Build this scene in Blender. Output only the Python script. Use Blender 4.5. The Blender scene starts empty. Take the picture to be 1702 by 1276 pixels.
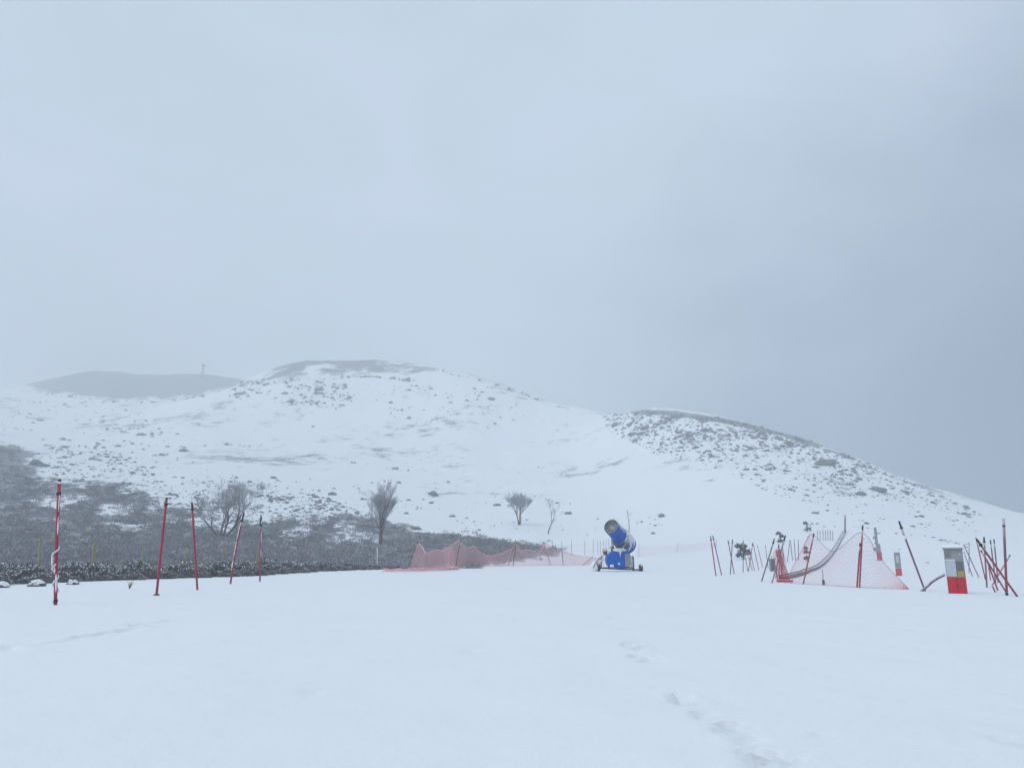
import bpy, bmesh, math, random
import numpy as np
from mathutils import Vector, Matrix

random.seed(7)
rng = np.random.default_rng(7)
sc = bpy.context.scene
col = sc.collection

# ------------------------------------------------------------------ camera
IMG_W, IMG_H, FPX = 1702.0, 1276.0, 1250.0
CAM_H = 1.0
HORIZON = 921.0
PITCH = math.atan((HORIZON - IMG_H / 2) / FPX)
cam_data = bpy.data.cameras.new('camera')
cam_data.sensor_fit = 'HORIZONTAL'
cam_data.sensor_width = 36.0
cam_data.lens = 36.0 * FPX / IMG_W
cam_data.clip_start = 0.05
cam_data.clip_end = 6000
cam = bpy.data.objects.new('camera', cam_data)
col.objects.link(cam)
cam.location = (0, 0, CAM_H)
cam.rotation_euler = (math.pi / 2 + PITCH, 0, 0)
sc.camera = cam

# ------------------------------------------------------------------ light
SUN_EL, SUN_ROT = math.radians(48), math.radians(-130)
world = bpy.data.worlds.new('World')
sc.world = world
world.use_nodes = True
wn, wl = world.node_tree.nodes, world.node_tree.links
wn.clear()
w_out = wn.new('ShaderNodeOutputWorld')
w_bg = wn.new('ShaderNodeBackground')
w_bg.inputs['Strength'].default_value = 1.0
wl.new(w_bg.outputs[0], w_out.inputs['Surface'])
w_sky = wn.new('ShaderNodeTexSky')
w_sky.sky_type = 'NISHITA'
w_sky.sun_disc = False
w_sky.sun_elevation = SUN_EL
w_sky.sun_rotation = SUN_ROT
w_sky.dust_density = 3.0
w_nish = wn.new('ShaderNodeVectorMath'); w_nish.operation = 'SCALE'
w_nish.inputs['Scale'].default_value = 0.08
wl.new(w_sky.outputs[0], w_nish.inputs[0])
# the cloud deck: soft pale grey-blue overcast, a darker snow squall to the right
w_tc = wn.new('ShaderNodeTexCoord')
w_sep = wn.new('ShaderNodeSeparateXYZ')
wl.new(w_tc.outputs['Generated'], w_sep.inputs[0])
w_noise = wn.new('ShaderNodeTexNoise')
w_noise.inputs['Scale'].default_value = 2.2
w_noise.inputs['Detail'].default_value = 4.0
w_noise.inputs['Roughness'].default_value = 0.5
w_map = wn.new('ShaderNodeMapping'); w_map.inputs['Scale'].default_value = (1, 1, 1.8)
wl.new(w_tc.outputs['Generated'], w_map.inputs[0])
wl.new(w_map.outputs[0], w_noise.inputs['Vector'])


def wmath(op, a, b=None, clamp=False):
    n = wn.new('ShaderNodeMath'); n.operation = op; n.use_clamp = clamp
    for i, v in enumerate((a, b)):
        if v is None: continue
        if isinstance(v, (int, float)): n.inputs[i].default_value = v
        else: wl.new(v, n.inputs[i])
    return n.outputs[0]


# squall factor: grows to the right (+x) and towards the horizon
sq = wmath('ADD', wmath('MULTIPLY', w_sep.outputs['X'], 1.35), wmath('MULTIPLY', w_sep.outputs['Z'], -1.6))
sq = wmath('ADD', sq, wmath('MULTIPLY', wmath('SUBTRACT', w_noise.outputs['Fac'], 0.5), 0.8))
w_mr = wn.new('ShaderNodeMapRange'); w_mr.interpolation_type = 'SMOOTHSTEP'
w_mr.inputs['From Min'].default_value = -0.62
w_mr.inputs['From Max'].default_value = 0.46
wl.new(sq, w_mr.inputs['Value'])
w_mix = wn.new('ShaderNodeMix'); w_mix.data_type = 'RGBA'
w_mix.inputs[6].default_value = (0.58, 0.695, 0.815, 1)
w_mix.inputs[7].default_value = (0.045, 0.085, 0.185, 1)
wl.new(w_mr.outputs[0], w_mix.inputs[0])
w_n2 = wn.new('ShaderNodeTexNoise'); w_n2.inputs['Scale'].default_value = 3.4; w_n2.inputs['Detail'].default_value = 3.0
w_n2.inputs['Distortion'].default_value = 0.6
wl.new(w_map.outputs[0], w_n2.inputs['Vector'])
w_r2 = wn.new('ShaderNodeMapRange'); w_r2.inputs['From Min'].default_value = 0.32; w_r2.inputs['From Max'].default_value = 0.68
wl.new(w_n2.outputs['Fac'], w_r2.inputs['Value'])
w_light = wn.new('ShaderNodeMix'); w_light.data_type = 'RGBA'
w_light.inputs[6].default_value = (0.535, 0.665, 0.76, 1)
w_light.inputs[7].default_value = (0.625, 0.72, 0.86, 1)
wl.new(w_r2.outputs[0], w_light.inputs[0])
wl.new(w_light.outputs[2], w_mix.inputs[6])
w_mix2 = wn.new('ShaderNodeMix'); w_mix2.data_type = 'RGBA'
w_mix2.inputs[0].default_value = 0.93
wl.new(w_nish.outputs[0], w_mix2.inputs[6])
wl.new(w_mix.outputs[2], w_mix2.inputs[7])
wl.new(w_mix2.outputs[2], w_bg.inputs['Color'])

sun_data = bpy.data.lights.new('sun', 'SUN')
sun_data.energy = 1.1
sun_data.angle = math.radians(40)
sun_data.color = (1.0, 0.97, 0.93)
sun = bpy.data.objects.new('sun', sun_data)
col.objects.link(sun)
sd = Vector((math.sin(SUN_ROT) * math.cos(SUN_EL), math.cos(SUN_ROT) * math.cos(SUN_EL), math.sin(SUN_EL)))
sun.rotation_euler = sd.to_track_quat('Z', 'Y').to_euler()

sc.view_settings.view_transform = 'Standard'
sc.view_settings.look = 'None'
sc.view_settings.exposure = 0.15
sc.view_settings.gamma = 1.0
sc.view_settings.use_curve_mapping = False
sc.render.engine = 'CYCLES'
sc.cycles.use_denoising = True
sc.cycles.max_bounces = 6
sc.cycles.diffuse_bounces = 3
sc.cycles.volume_bounces = 2
sc.cycles.transparent_max_bounces = 8

# ------------------------------------------------------------------ pixel helpers
SP, CP = math.sin(PITCH), math.cos(PITCH)


def ray(px, py):
    """pixel of the photograph -> (X/Y, (z-CAM_H)/Y)"""
    cx = (np.asarray(px, float) - IMG_W / 2) / FPX
    cy = (IMG_H / 2 - np.asarray(py, float)) / FPX
    fy = CP - SP * cy
    return cx / fy, (SP + CP * cy) / fy


def project(x, y, z):
    y = np.maximum(y, 0.01)
    u, e = x / y, (z - CAM_H) / y
    d = CP + e * SP
    return IMG_W / 2 + FPX * u / d, IMG_H / 2 - FPX * (e * CP - SP) / d


# ------------------------------------------------------------------ materials
def new_mat(name):
    m = bpy.data.materials.new(name)
    m.use_nodes = True
    nt = m.node_tree
    return m, nt.nodes, nt.links, nt.nodes['Principled BSDF']


def simple_mat(name, c, rough=0.6, vary=0.15, scale=6.0, frost=0.0, frost_lo=0.35, frost_hi=0.8, metal=0.0,
               frost_scale=9.0):
    """base colour with grain; frost = snow dusted on faces that look up"""
    m, n, l, b = new_mat(name)
    tc = n.new('ShaderNodeTexCoord')
    nz = n.new('ShaderNodeTexNoise'); nz.inputs['Scale'].default_value = scale; nz.inputs['Detail'].default_value = 4
    l.new(tc.outputs['Object'], nz.inputs['Vector'])
    mx = n.new('ShaderNodeMix'); mx.data_type = 'RGBA'
    mx.inputs[6].default_value = (*[v * (1 - vary) for v in c], 1)
    mx.inputs[7].default_value = (*[min(1, v * (1 + vary)) for v in c], 1)
    l.new(nz.outputs['Fac'], mx.inputs[0])
    src = mx.outputs[2]
    if frost > 0:
        g = n.new('ShaderNodeNewGeometry')
        s = n.new('ShaderNodeSeparateXYZ'); l.new(g.outputs['Normal'], s.inputs[0])
        n2 = n.new('ShaderNodeTexNoise'); n2.inputs['Scale'].default_value = frost_scale
        n2.inputs['Detail'].default_value = 5
        l.new(tc.outputs['Object'], n2.inputs['Vector'])
        a = n.new('ShaderNodeMath'); a.operation = 'MULTIPLY_ADD'
        l.new(n2.outputs['Fac'], a.inputs[0]); a.inputs[1].default_value = 1.1
        l.new(s.outputs['Z'], a.inputs[2])
        mr = n.new('ShaderNodeMapRange'); l.new(a.outputs[0], mr.inputs['Value'])
        mr.inputs['From Min'].default_value = frost_lo + 0.55
        mr.inputs['From Max'].default_value = frost_hi + 0.55
        mr.inputs['To Max'].default_value = frost
        m2 = n.new('ShaderNodeMix'); m2.data_type = 'RGBA'
        l.new(mr.outputs[0], m2.inputs[0]); l.new(src, m2.inputs[6])
        m2.inputs[7].default_value = (0.82, 0.85, 0.88, 1)
        src = m2.outputs[2]
    l.new(src, b.inputs['Base Color'])
    b.inputs['Roughness'].default_value = rough
    b.inputs['Metallic'].default_value = metal
    return m


def ground_mat():
    m, n, l, b = new_mat('snow_and_heath')
    tc = n.new('ShaderNodeTexCoord')
    at = n.new('ShaderNodeAttribute'); at.attribute_name = 'heath'
    # fine + coarse break-up of the heath showing through snow
    n1 = n.new('ShaderNodeTexNoise'); n1.inputs['Scale'].default_value = 0.16; n1.inputs['Detail'].default_value = 6
    n1.inputs['Roughness'].default_value = 0.62
    n2 = n.new('ShaderNodeTexNoise'); n2.inputs['Scale'].default_value = 1.3; n2.inputs['Detail'].default_value = 5
    for q in (n1, n2): l.new(tc.outputs['Object'], q.inputs['Vector'])
    a = n.new('ShaderNodeMath'); a.operation = 'MULTIPLY_ADD'
    l.new(n2.outputs['Fac'], a.inputs[0]); a.inputs[1].default_value = 0.45; l.new(n1.outputs['Fac'], a.inputs[2])
    d = n.new('ShaderNodeMath'); d.operation = 'ADD'
    l.new(a.outputs[0], d.inputs[0]); l.new(at.outputs['Fac'], d.inputs[1])
    mr = n.new('ShaderNodeMapRange'); mr.interpolation_type = 'SMOOTHSTEP'
    l.new(d.outputs[0], mr.inputs['Value'])
    mr.inputs['From Min'].default_value = 1.14; mr.inputs['From Max'].default_value = 1.36
    mr.inputs['To Max'].default_value = 0.93
    hc = n.new('ShaderNodeMix'); hc.data_type = 'RGBA'
    l.new(n2.outputs['Fac'], hc.inputs[0])
    hc.inputs[6].default_value = (0.13, 0.15, 0.16, 1); hc.inputs[7].default_value = (0.28, 0.30, 0.315, 1)
    sn = n.new('ShaderNodeTexNoise'); sn.inputs['Scale'].default_value = 0.35; sn.inputs['Detail'].default_value = 3
    l.new(tc.outputs['Object'], sn.inputs['Vector'])
    scol = n.new('ShaderNodeMix'); scol.data_type = 'RGBA'
    l.new(sn.outputs['Fac'], scol.inputs[0])
    scol.inputs[6].default_value = (0.80, 0.835, 0.87, 1); scol.inputs[7].default_value = (0.86, 0.885, 0.91, 1)
    mx = n.new('ShaderNodeMix'); mx.data_type = 'RGBA'
    l.new(mr.outputs[0], mx.inputs[0]); l.new(scol.outputs[2], mx.inputs[6]); l.new(hc.outputs[2], mx.inputs[7])
    l.new(mx.outputs[2], b.inputs['Base Color'])
    b.inputs['Roughness'].default_value = 0.75
    b.inputs['Specular IOR Level'].default_value = 0.25
    # wind-packed snow relief: soft drifts and fine grain
    b1 = n.new('ShaderNodeTexNoise'); b1.inputs['Scale'].default_value = 1.1; b1.inputs['Detail'].default_value = 5
    b2 = n.new('ShaderNodeTexNoise'); b2.inputs['Scale'].default_value = 38; b2.inputs['Detail'].default_value = 3
    for q in (b1, b2): l.new(tc.outputs['Object'], q.inputs['Vector'])
    ba = n.new('ShaderNodeMath'); ba.operation = 'MULTIPLY_ADD'
    l.new(b2.outputs['Fac'], ba.inputs[0]); ba.inputs[1].default_value = 0.06; l.new(b1.outputs['Fac'], ba.inputs[2])
    bp = n.new('ShaderNodeBump'); bp.inputs['Strength'].default_value = 0.5; bp.inputs['Distance'].default_value = 0.09
    l.new(ba.outputs[0], bp.inputs['Height']); l.new(bp.outputs[0], b.inputs['Normal'])
    return m


M = {}
M['ground'] = ground_mat()
M['heath'] = simple_mat('frosted_heath', (0.245, 0.268, 0.285), 0.9, 0.5, 0.5, 0.75, 0.35, 1.1, frost_scale=1.1)
M['heather'] = simple_mat('frosted_heather_twigs', (0.285, 0.27, 0.30), 0.9, 0.5, 0.5, 0.75, 0.35, 1.1, frost_scale=1.1)
M['scrub'] = simple_mat('dark_scrub', (0.11, 0.125, 0.13), 0.9, 0.5, 3.0, 0.5, 0.6, 1.2, frost_scale=3.0)
M['scrub_brown'] = simple_mat('brown_scrub', (0.18, 0.165, 0.175), 0.9, 0.5, 3.0, 0.5, 0.6, 1.2, frost_scale=3.0)
M['shrub'] = simple_mat('dark_hill_shrub', (0.15, 0.166, 0.178), 0.9, 0.4, 1.2, 0.5, 0.75, 1.3, frost_scale=1.6)
M['snow'] = simple_mat('settled_snow', (0.84, 0.87, 0.90), 0.8, 0.02, 5.0)
M['bark'] = simple_mat('frosted_bark', (0.085, 0.080, 0.076), 0.9, 0.3, 4.0, 0.55, 0.5, 1.0, frost_scale=3.0)
M['twig'] = simple_mat('frosted_twigs', (0.15, 0.155, 0.165), 0.9, 0.3, 4.0, 0.4, 0.6, 1.1, frost_scale=3.0)
M['paletwig'] = simple_mat('hoar_frosted_twigs', (0.38, 0.395, 0.42), 0.9, 0.3, 4.0, 0.5, 0.5, 1.0, frost_scale=3.0)
M['red'] = simple_mat('red_plastic_pole', (0.34, 0.016, 0.06), 0.45, 0.2, 9.0, 0.0)
M['redfrost'] = simple_mat('frosted_red_pole', (0.36, 0.035, 0.065), 0.5, 0.25, 9.0, 0.8, 0.12, 0.40, frost_scale=6.0)
M['maroon'] = simple_mat('weathered_dark_red_pole', (0.27, 0.035, 0.065), 0.5, 0.35, 5.0, 0.5, 0.2, 0.6, frost_scale=6.0)
M['greypole'] = simple_mat('weathered_grey_pole', (0.17, 0.095, 0.125), 0.5, 0.35, 5.0, 0.5, 0.2, 0.6, frost_scale=6.0)
M['black'] = simple_mat('black_rubber', (0.012, 0.012, 0.016), 0.5, 0.3, 8.0)
M['bamboo'] = simple_mat('yellow_bamboo', (0.30, 0.26, 0.07), 0.7, 0.25, 8.0)
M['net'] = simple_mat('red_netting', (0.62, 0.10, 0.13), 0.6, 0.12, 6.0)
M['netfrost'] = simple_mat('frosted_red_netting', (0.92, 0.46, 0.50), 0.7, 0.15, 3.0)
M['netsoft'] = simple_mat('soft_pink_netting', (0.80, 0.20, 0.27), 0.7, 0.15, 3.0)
M['rope'] = simple_mat('net_rope', (0.16, 0.08, 0.10), 0.7, 0.2, 8.0)
M['blue'] = simple_mat('blue_enamel', (0.0, 0.10, 0.50), 0.5, 0.12, 3.0, 0.85, 0.10, 0.55, frost_scale=3.0)
M['bluefrost'] = simple_mat('snow_plastered_blue_enamel', (0.05, 0.12, 0.32), 0.5, 0.2, 3.0, 0.92, -0.62, 0.05, frost_scale=3.0)
M['bluebody'] = simple_mat('blue_body_enamel', (0.0, 0.095, 0.48), 0.5, 0.12, 3.0, 0.9, 0.6, 0.95, frost_scale=5.0)
for q_ in ('blue', 'bluebody'):
    M[q_].node_tree.nodes['Principled BSDF'].inputs['Specular IOR Level'].default_value = 0.2
M['dark'] = simple_mat('dark_grey_metal', (0.09, 0.095, 0.105), 0.5, 0.2, 6.0, 0.7, 0.45, 0.8, metal=0.3)
M['inner'] = simple_mat('barrel_lining', (0.30, 0.31, 0.33), 0.7, 0.15, 6.0)
M['tyre'] = simple_mat('tyre_rubber', (0.02, 0.021, 0.023), 0.8, 0.3, 8.0, 0.8, 0.3, 0.7)
M['steel'] = simple_mat('galvanised_steel', (0.34, 0.36, 0.38), 0.4, 0.15, 10.0, 0.6, 0.5, 0.9, metal=0.5)
M['rust'] = simple_mat('rusty_bracket', (0.15, 0.085, 0.07), 0.8, 0.4, 9.0, 0.7, 0.35, 0.7)
M['ice'] = simple_mat('ice', (0.62, 0.78, 0.74), 0.2, 0.06, 5.0)
M['cab_grey'] = simple_mat('grey_cabinet_paint', (0.27, 0.285, 0.29), 0.55, 0.1, 5.0, 0.5, 0.6, 1.0)
M['cab_light'] = simple_mat('pale_grey_panel', (0.46, 0.50, 0.54), 0.5, 0.08, 5.0, 0.5, 0.6, 1.0)
M['cab_dark'] = simple_mat('dark_grey_recess', (0.13, 0.145, 0.165), 0.5, 0.1, 5.0)
M['cab_red'] = simple_mat('red_cabinet_paint', (0.50, 0.012, 0.028), 0.5, 0.15, 12.0)
M['yellow'] = simple_mat('yellow_sticker', (0.36, 0.29, 0.09), 0.6, 0.25, 25.0)
M['pinkred'] = simple_mat('faded_red_paint', (0.48, 0.10, 0.13), 0.6, 0.15, 8.0)
M['belt'] = simple_mat('conveyor_belt', (0.17, 0.175, 0.19), 0.8, 0.2, 2.0, 0.75, 0.62, 1.05, frost_scale=1.5)
M['rock'] = simple_mat('dark_rock', (0.07, 0.072, 0.08), 0.9, 0.4, 5.0, 0.95, 0.15, 0.4, frost_scale=4.0)
M['grass'] = simple_mat('dry_grass', (0.22, 0.19, 0.12), 0.9, 0.2, 5.0)
M['white'] = simple_mat('white_paint', (0.72, 0.74, 0.76), 0.6, 0.06, 5.0)
M['conifer'] = simple_mat('snowy_conifer', (0.075, 0.085, 0.095), 0.9, 0.35, 3.0, 0.55, 0.5, 1.0, frost_scale=3.0)


# ------------------------------------------------------------------ mesh helpers
def mesh_np(name, v, f, mat, smooth=False):
    """v (n,3), f (m,k) arrays -> mesh"""
    me = bpy.data.meshes.new(name)
    v = np.asarray(v, np.float32); f = np.asarray(f, np.int32)
    k = f.shape[1]
    me.vertices.add(len(v)); me.vertices.foreach_set('co', v.ravel())
    me.loops.add(f.size); me.loops.foreach_set('vertex_index', f.ravel())
    me.polygons.add(len(f))
    me.polygons.foreach_set('loop_start', np.arange(0, f.size, k, dtype=np.int32))
    if smooth:
        me.polygons.foreach_set('use_smooth', np.ones(len(f), bool))
    me.update(calc_edges=True)
    me.materials.append(mat)
    return me


class MB:
    def __init__(self): self.v = []; self.f = []

    def add(self, v, f):
        o = len(self.v)
        self.v += [tuple(p) for p in v]
        self.f += [tuple(i + o for i in q) for q in f]
        return self

    def box(self, c, s, rot=None):
        c = Vector(c)
        P = []
        for dz in (-.5, .5):
            for dx, dy in ((-.5, -.5), (.5, -.5), (.5, .5), (-.5, .5)):
                q = Vector((dx * s[0], dy * s[1], dz * s[2]))
                P.append(c + (rot @ q if rot else q))
        return self.add(P, [(3, 2, 1, 0), (4, 5, 6, 7), (0, 1, 5, 4), (1, 2, 6, 5), (2, 3, 7, 6), (3, 0, 4, 7)])

    def tube(self, pts, rad, n=8, caps=True):
        pts = [Vector(p) for p in pts]
        if not hasattr(rad, '__len__'): rad = [rad] * len(pts)
        V = []; F = []
        up = None
        for i, p in enumerate(pts):
            t = (pts[min(i + 1, len(pts) - 1)] - pts[max(i - 1, 0)]).normalized()
            if up is None:
                a = Vector((1, 0, 0)) if abs(t.x) < 0.8 else Vector((0, 1, 0))
                up = t.cross(a).normalized()
            up = (up - t * up.dot(t)).normalized()
            b = t.cross(up)
            for k in range(n):
                an = 2 * math.pi * k / n
                V.append(p + (up * math.cos(an) + b * math.sin(an)) * rad[i])
        for i in range(len(pts) - 1):
            for k in range(n):
                k2 = (k + 1) % n
                F.append((i * n + k, i * n + k2, (i + 1) * n + k2, (i + 1) * n + k))
        if caps:
            F.append(tuple(range(n - 1, -1, -1)))
            F.append(tuple(range((len(pts) - 1) * n, len(pts) * n)))
        return self.add(V, F)

    def lathe(self, prof, origin, axis, n=28, cap0=False, cap1=False):
        """prof: (t along axis, radius)"""
        origin, axis = Vector(origin), Vector(axis).normalized()
        a = Vector((0, 0, 1)) if abs(axis.z) < 0.9 else Vector((1, 0, 0))
        s = axis.cross(a).normalized(); w = s.cross(axis)
        V = []; F = []
        for t, r in prof:
            for k in range(n):
                an = 2 * math.pi * k / n
                V.append(origin + axis * t + (s * math.cos(an) + w * math.sin(an)) * r)
        for i in range(len(prof) - 1):
            for k in range(n):
                k2 = (k + 1) % n
                F.append((i * n + k, i * n + k2, (i + 1) * n + k2, (i + 1) * n + k))
        if cap0: F.append(tuple(range(n - 1, -1, -1)))
        if cap1: F.append(tuple(range((len(prof) - 1) * n, len(prof) * n)))
        return self.add(V, F)

    def build(self, name, mat, parent=None, smooth=False, bevel=0.0, seg=2):
        me = bpy.data.meshes.new(name)
        me.from_pydata(self.v, [], self.f)
        if bevel > 0:
            bm = bmesh.new(); bm.from_mesh(me)
            bmesh.ops.remove_doubles(bm, verts=bm.verts, dist=1e-5)
            bmesh.ops.bevel(bm, geom=list(bm.edges), offset=bevel, segments=seg, affect='EDGES', profile=0.6)
            bm.to_mesh(me); bm.free()
        me.materials.append(mat)
        if smooth:
            for p in me.polygons: p.use_smooth = True
        me.update()
        o = bpy.data.objects.new(name, me)
        col.objects.link(o)
        if parent: o.parent = parent
        return o


def link(name, me, parent=None, loc=None):
    o = bpy.data.objects.new(name, me); col.objects.link(o)
    if parent: o.parent = parent
    if loc is not None: o.location = loc
    return o


def tag(o, label=None, cat=None, group=None, kind=None):
    if label: o['label'] = label
    if cat: o['category'] = cat
    if group: o['group'] = group
    if kind: o['kind'] = kind
    return o


def thing(name, loc, label, cat, group=None, rz=0.0):
    o = bpy.data.objects.new(name, None)
    o.empty_display_size = 0.2
    col.objects.link(o)
    o.location = loc; o.rotation_euler = (0, 0, rz)
    return tag(o, label, cat, group)


# ------------------------------------------------------------------ lattice noise
_lat = rng.random((256, 256))


def vnoise(x, y):
    xi, yi = np.floor(x).astype(int), np.floor(y).astype(int)
    fx, fy = x - xi, y - yi
    fx, fy = fx * fx * (3 - 2 * fx), fy * fy * (3 - 2 * fy)
    a = _lat[xi % 256, yi % 256]; b = _lat[(xi + 1) % 256, yi % 256]
    c = _lat[xi % 256, (yi + 1) % 256]; d = _lat[(xi + 1) % 256, (yi + 1) % 256]
    return (a * (1 - fx) + b * fx) * (1 - fy) + (c * (1 - fx) + d * fx) * fy - 0.5


def fbm(x, y, o=4):
    s = 0; a = 1.0
    for i in range(o):
        s = s + a * vnoise(x * 2 ** i + 17.3 * i, y * 2 ** i + 9.1 * i); a *= 0.5
    return s


def sstep(a, b, x):
    t = np.clip((x - a) / (b - a), 0, 1)
    return t * t * (3 - 2 * t)


# ------------------------------------------------------------------ terrain
# columns through the photograph: skyline and slopes, each with the depth its place on the hill implies
COLS = {
    -300: [(905, 80), (850, 118), (770, 165), (728, 230), (700, 310), (685, 420), (676, 560), (705, 800)],
    0: [(915, 72), (868, 102), (800, 148), (742, 200), (715, 260), (690, 350), (666, 450), (650, 550), (685, 800)],
    150: [(915, 74), (870, 104), (806, 150), (752, 215), (717, 285), (694, 355), (684, 430), (650, 505), (620, 570), (665, 800)],
    260: [(915, 76), (872, 106), (810, 154), (752, 225), (708, 300), (675, 365), (682, 440), (650, 510), (628, 570), (665, 800)],
    330: [(915, 78), (875, 108), (812, 158), (750, 232), (700, 312), (657, 375), (668, 450), (640, 520), (624, 570), (665, 800)],
    400: [(916, 80), (877, 110), (815, 162), (750, 242), (690, 325), (636, 385), (655, 470), (632, 570), (665, 800)],
    480: [(917, 82), (880, 112), (818, 166), (750, 248), (685, 328), (607, 390), (640, 500), (680, 800)],
    540: [(918, 84), (883, 113), (820, 170), (750, 250), (683, 330), (602, 392), (642, 520), (690, 800)],
    620: [(919, 86), (888, 114), (826, 168), (760, 245), (690, 325), (606, 392), (648, 520), (690, 800)],
    700: [(921, 86), (892, 114), (832, 165), (770, 240), (700, 315), (612, 388), (660, 520), (700, 800)],
    780: [(923, 84), (898, 110), (845, 155), (775, 232), (705, 305), (625, 380), (675, 510), (710, 800)],
    850: [(926, 82), (904, 102), (868, 130), (830, 170), (780, 230), (720, 300), (645, 368), (695, 500), (730, 800)],
    960: [(930, 80), (908, 100), (880, 124), (832, 168), (780, 222), (732, 280), (681, 345), (725, 480), (750, 800)],
    1060: [(930, 80), (906, 100), (868, 130), (820, 165), (762, 207), (717, 242), (684, 275), (730, 400), (770, 800)],
    1200: [(929, 76), (904, 95), (860, 120), (800, 157), (742, 202), (697, 245), (745, 370), (790, 800)],
    1320: [(928, 74), (900, 94), (860, 115), (802, 150), (757, 190), (724, 222), (775, 340), (810, 800)],
    1440: [(929, 68), (902, 90), (867, 112), (822, 147), (771, 190), (820, 300), (850, 800)],
    1560: [(933, 64), (906, 86), (882, 106), (852, 136), (820, 166), (865, 280), (880, 800)],
    1640: [(935, 62), (911, 86), (887, 108), (851, 150), (885, 280), (895, 800)],
    1702: [(936, 62), (914, 86), (893, 110), (862, 152), (897, 280), (905, 800)],
    2000: [(937, 62), (917, 90), (907, 150), (920, 280), (918, 800)],
}
cu, cl, ce = [], [], []
for px, lst in COLS.items():
    for py, Y in lst:
        u, e = ray(px, py)
        cu.append(float(u)); cl.append(math.log(Y)); ce.append(float(e))
    u = float(ray(px, 900)[0])
    for Y in ((20, 32, 44, 54) if px >= 640 else (20, 32, 44)):
        cu.append(u); cl.append(math.log(Y)); ce.append(-CAM_H / Y)
cu, cl, ce = map(np.array, (cu, cl, ce))
KU = 2.2


def tps(r2):
    return 0.5 * r2 * np.log(r2 + 1e-12)


A_ = tps((cu[:, None] - cu) ** 2 * KU ** 2 + (cl[:, None] - cl) ** 2)
n_ = len(cu)
Pm = np.stack([np.ones(n_), cu * KU, cl], 1)
S_ = np.zeros((n_ + 3, n_ + 3))
S_[:n_, :n_] = A_ + np.eye(n_) * 1e-4
S_[:n_, n_:] = Pm; S_[n_:, :n_] = Pm.T
W_ = np.linalg.solve(S_, np.concatenate([ce, np.zeros(3)]))


def hill_e(u, lY):
    out = np.empty(u.size); uf, lf = u.ravel(), lY.ravel()
    for i in range(0, uf.size, 20000):
        a, b = uf[i:i + 20000, None], lf[i:i + 20000, None]
        out[i:i + 20000] = (tps((a - cu) ** 2 * KU ** 2 + (b - cl) ** 2) @ W_[:n_]
                            + W_[n_] + W_[n_ + 1] * a[:, 0] * KU + W_[n_ + 2] * b[:, 0])
    return out.reshape(u.shape)


# left rim of the snow field (world X as a function of depth)
RIM = [(0, 974), (150, 967), (300, 962), (430, 957), (520, 952), (640, 946), (720, 944)]
rim_x, rim_y = [], []
for px, py in RIM:
    u, e = ray(px, py); Y = -CAM_H / e
    rim_x.append(float(u * Y)); rim_y.append(float(Y))
rim_y = np.array([0.0] + rim_y + [90.0]); rim_x = np.array([-29.0] + rim_x + [2.0])


def axis(fine0, fine1, step, lo, hi, g=0.026, cap=4.0):
    a = list(np.arange(fine0, fine1, step))
    s, p = step, a[-1]
    while p < hi:
        s = min(cap, s * (1 + g)); p += s; a.append(p)
    s, p = step, a[0]
    b = []
    while p > lo:
        s = min(cap, s * (1 + g)); p -= s; b.append(p)
    return np.array(b[::-1] + a)


gx = axis(-7.5, 4.5, 0.075, -620, 330)
gy = axis(2.6, 15.0, 0.075, -70, 800)
GX, GY = np.meshgrid(gx, gy)
Ys = np.maximum(GY, 18.0)
U = np.clip(GX / Ys, -0.92, 0.92)
E = hill_e(U, np.log(Ys))
Zh = CAM_H + E * Ys
Z = np.where(GY < 30, 0.0, Zh * sstep(30, 62, GY))
far = sstep(60, 130, GY)
rough = fbm(GX / 34, GY / 34, 4) * 2.2 * sstep(70, 200, GY) + fbm(GX / 7 + 3, GY / 7, 3) * 0.35 * sstep(60, 120, GY)
Z = Z + rough
# the shallow gully beyond the left rim
off = np.interp(GY, rim_y, rim_x) - GX + fbm(GX / 3.0, GY / 3.0, 2) * 0.8
Z = Z - 0.9 * sstep(2.5, 9.0, off) * (1 - sstep(46, 74, GY)) * (GX < 5)
# drifts on the field
Z = Z + fbm(GX / 6.5, GY / 9.0, 3) * 0.07 * (1 - far) * sstep(1.0, 6.0, np.hypot(GX, GY))


Z = Z + fbm(GX / .9, GY / .9, 3) * 0.016 * (1 - sstep(14, 30, GY))


def gpt(px, py):
    u, e = ray(px, py); Y = -CAM_H / e
    return float(u * Y), float(Y)


# footprints pressed into the snow: (pixel, half length m, depth m)
PRINTS = [(1020, 1031, .10, .035), (1052, 1077, .13, .075), (1064, 1083, .10, .06), (1071, 1096, .14, .07), (1084, 1103, .11, .045),
          (1134, 1163, .11, .06), (1142, 1172, .10, .05), (1130, 1170, .07, .03), (1176, 1196, .09, .055), (1192, 1219, .06, .04),
          (1221, 1212, .08, .06), (1222, 1224, .08, .05), (1246, 1240, .07, .045), (1236, 1252, .06, .035),
          (1270, 1262, .08, .06), (1262, 1272, .08, .05), (1303, 1267, .08, .055), (1045, 1193, .05, .012), (784, 1084, .16, .022),
          (527, 1149, .14, .015), (0, 1075, .22, .06), (10, 1078, .16, .04), (237, 1039, .22, .085), (227, 1041, .14, .05), (273, 1034, .16, .06),
          (285, 1031, .12, .03), (300, 1030, .10, .02), (1325, 1262, .07, .03), (1688, 1236, .10, .035), (1370, 1225, .07, .02)]
for i in range(16):
    t = i / 15
    PRINTS.append((85 + 140 * t + random.uniform(-4, 4), 1067 - 22 * t + random.uniform(-1.5, 1.5),
                   random.uniform(.10, .17), random.uniform(.018, .05)))
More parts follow.
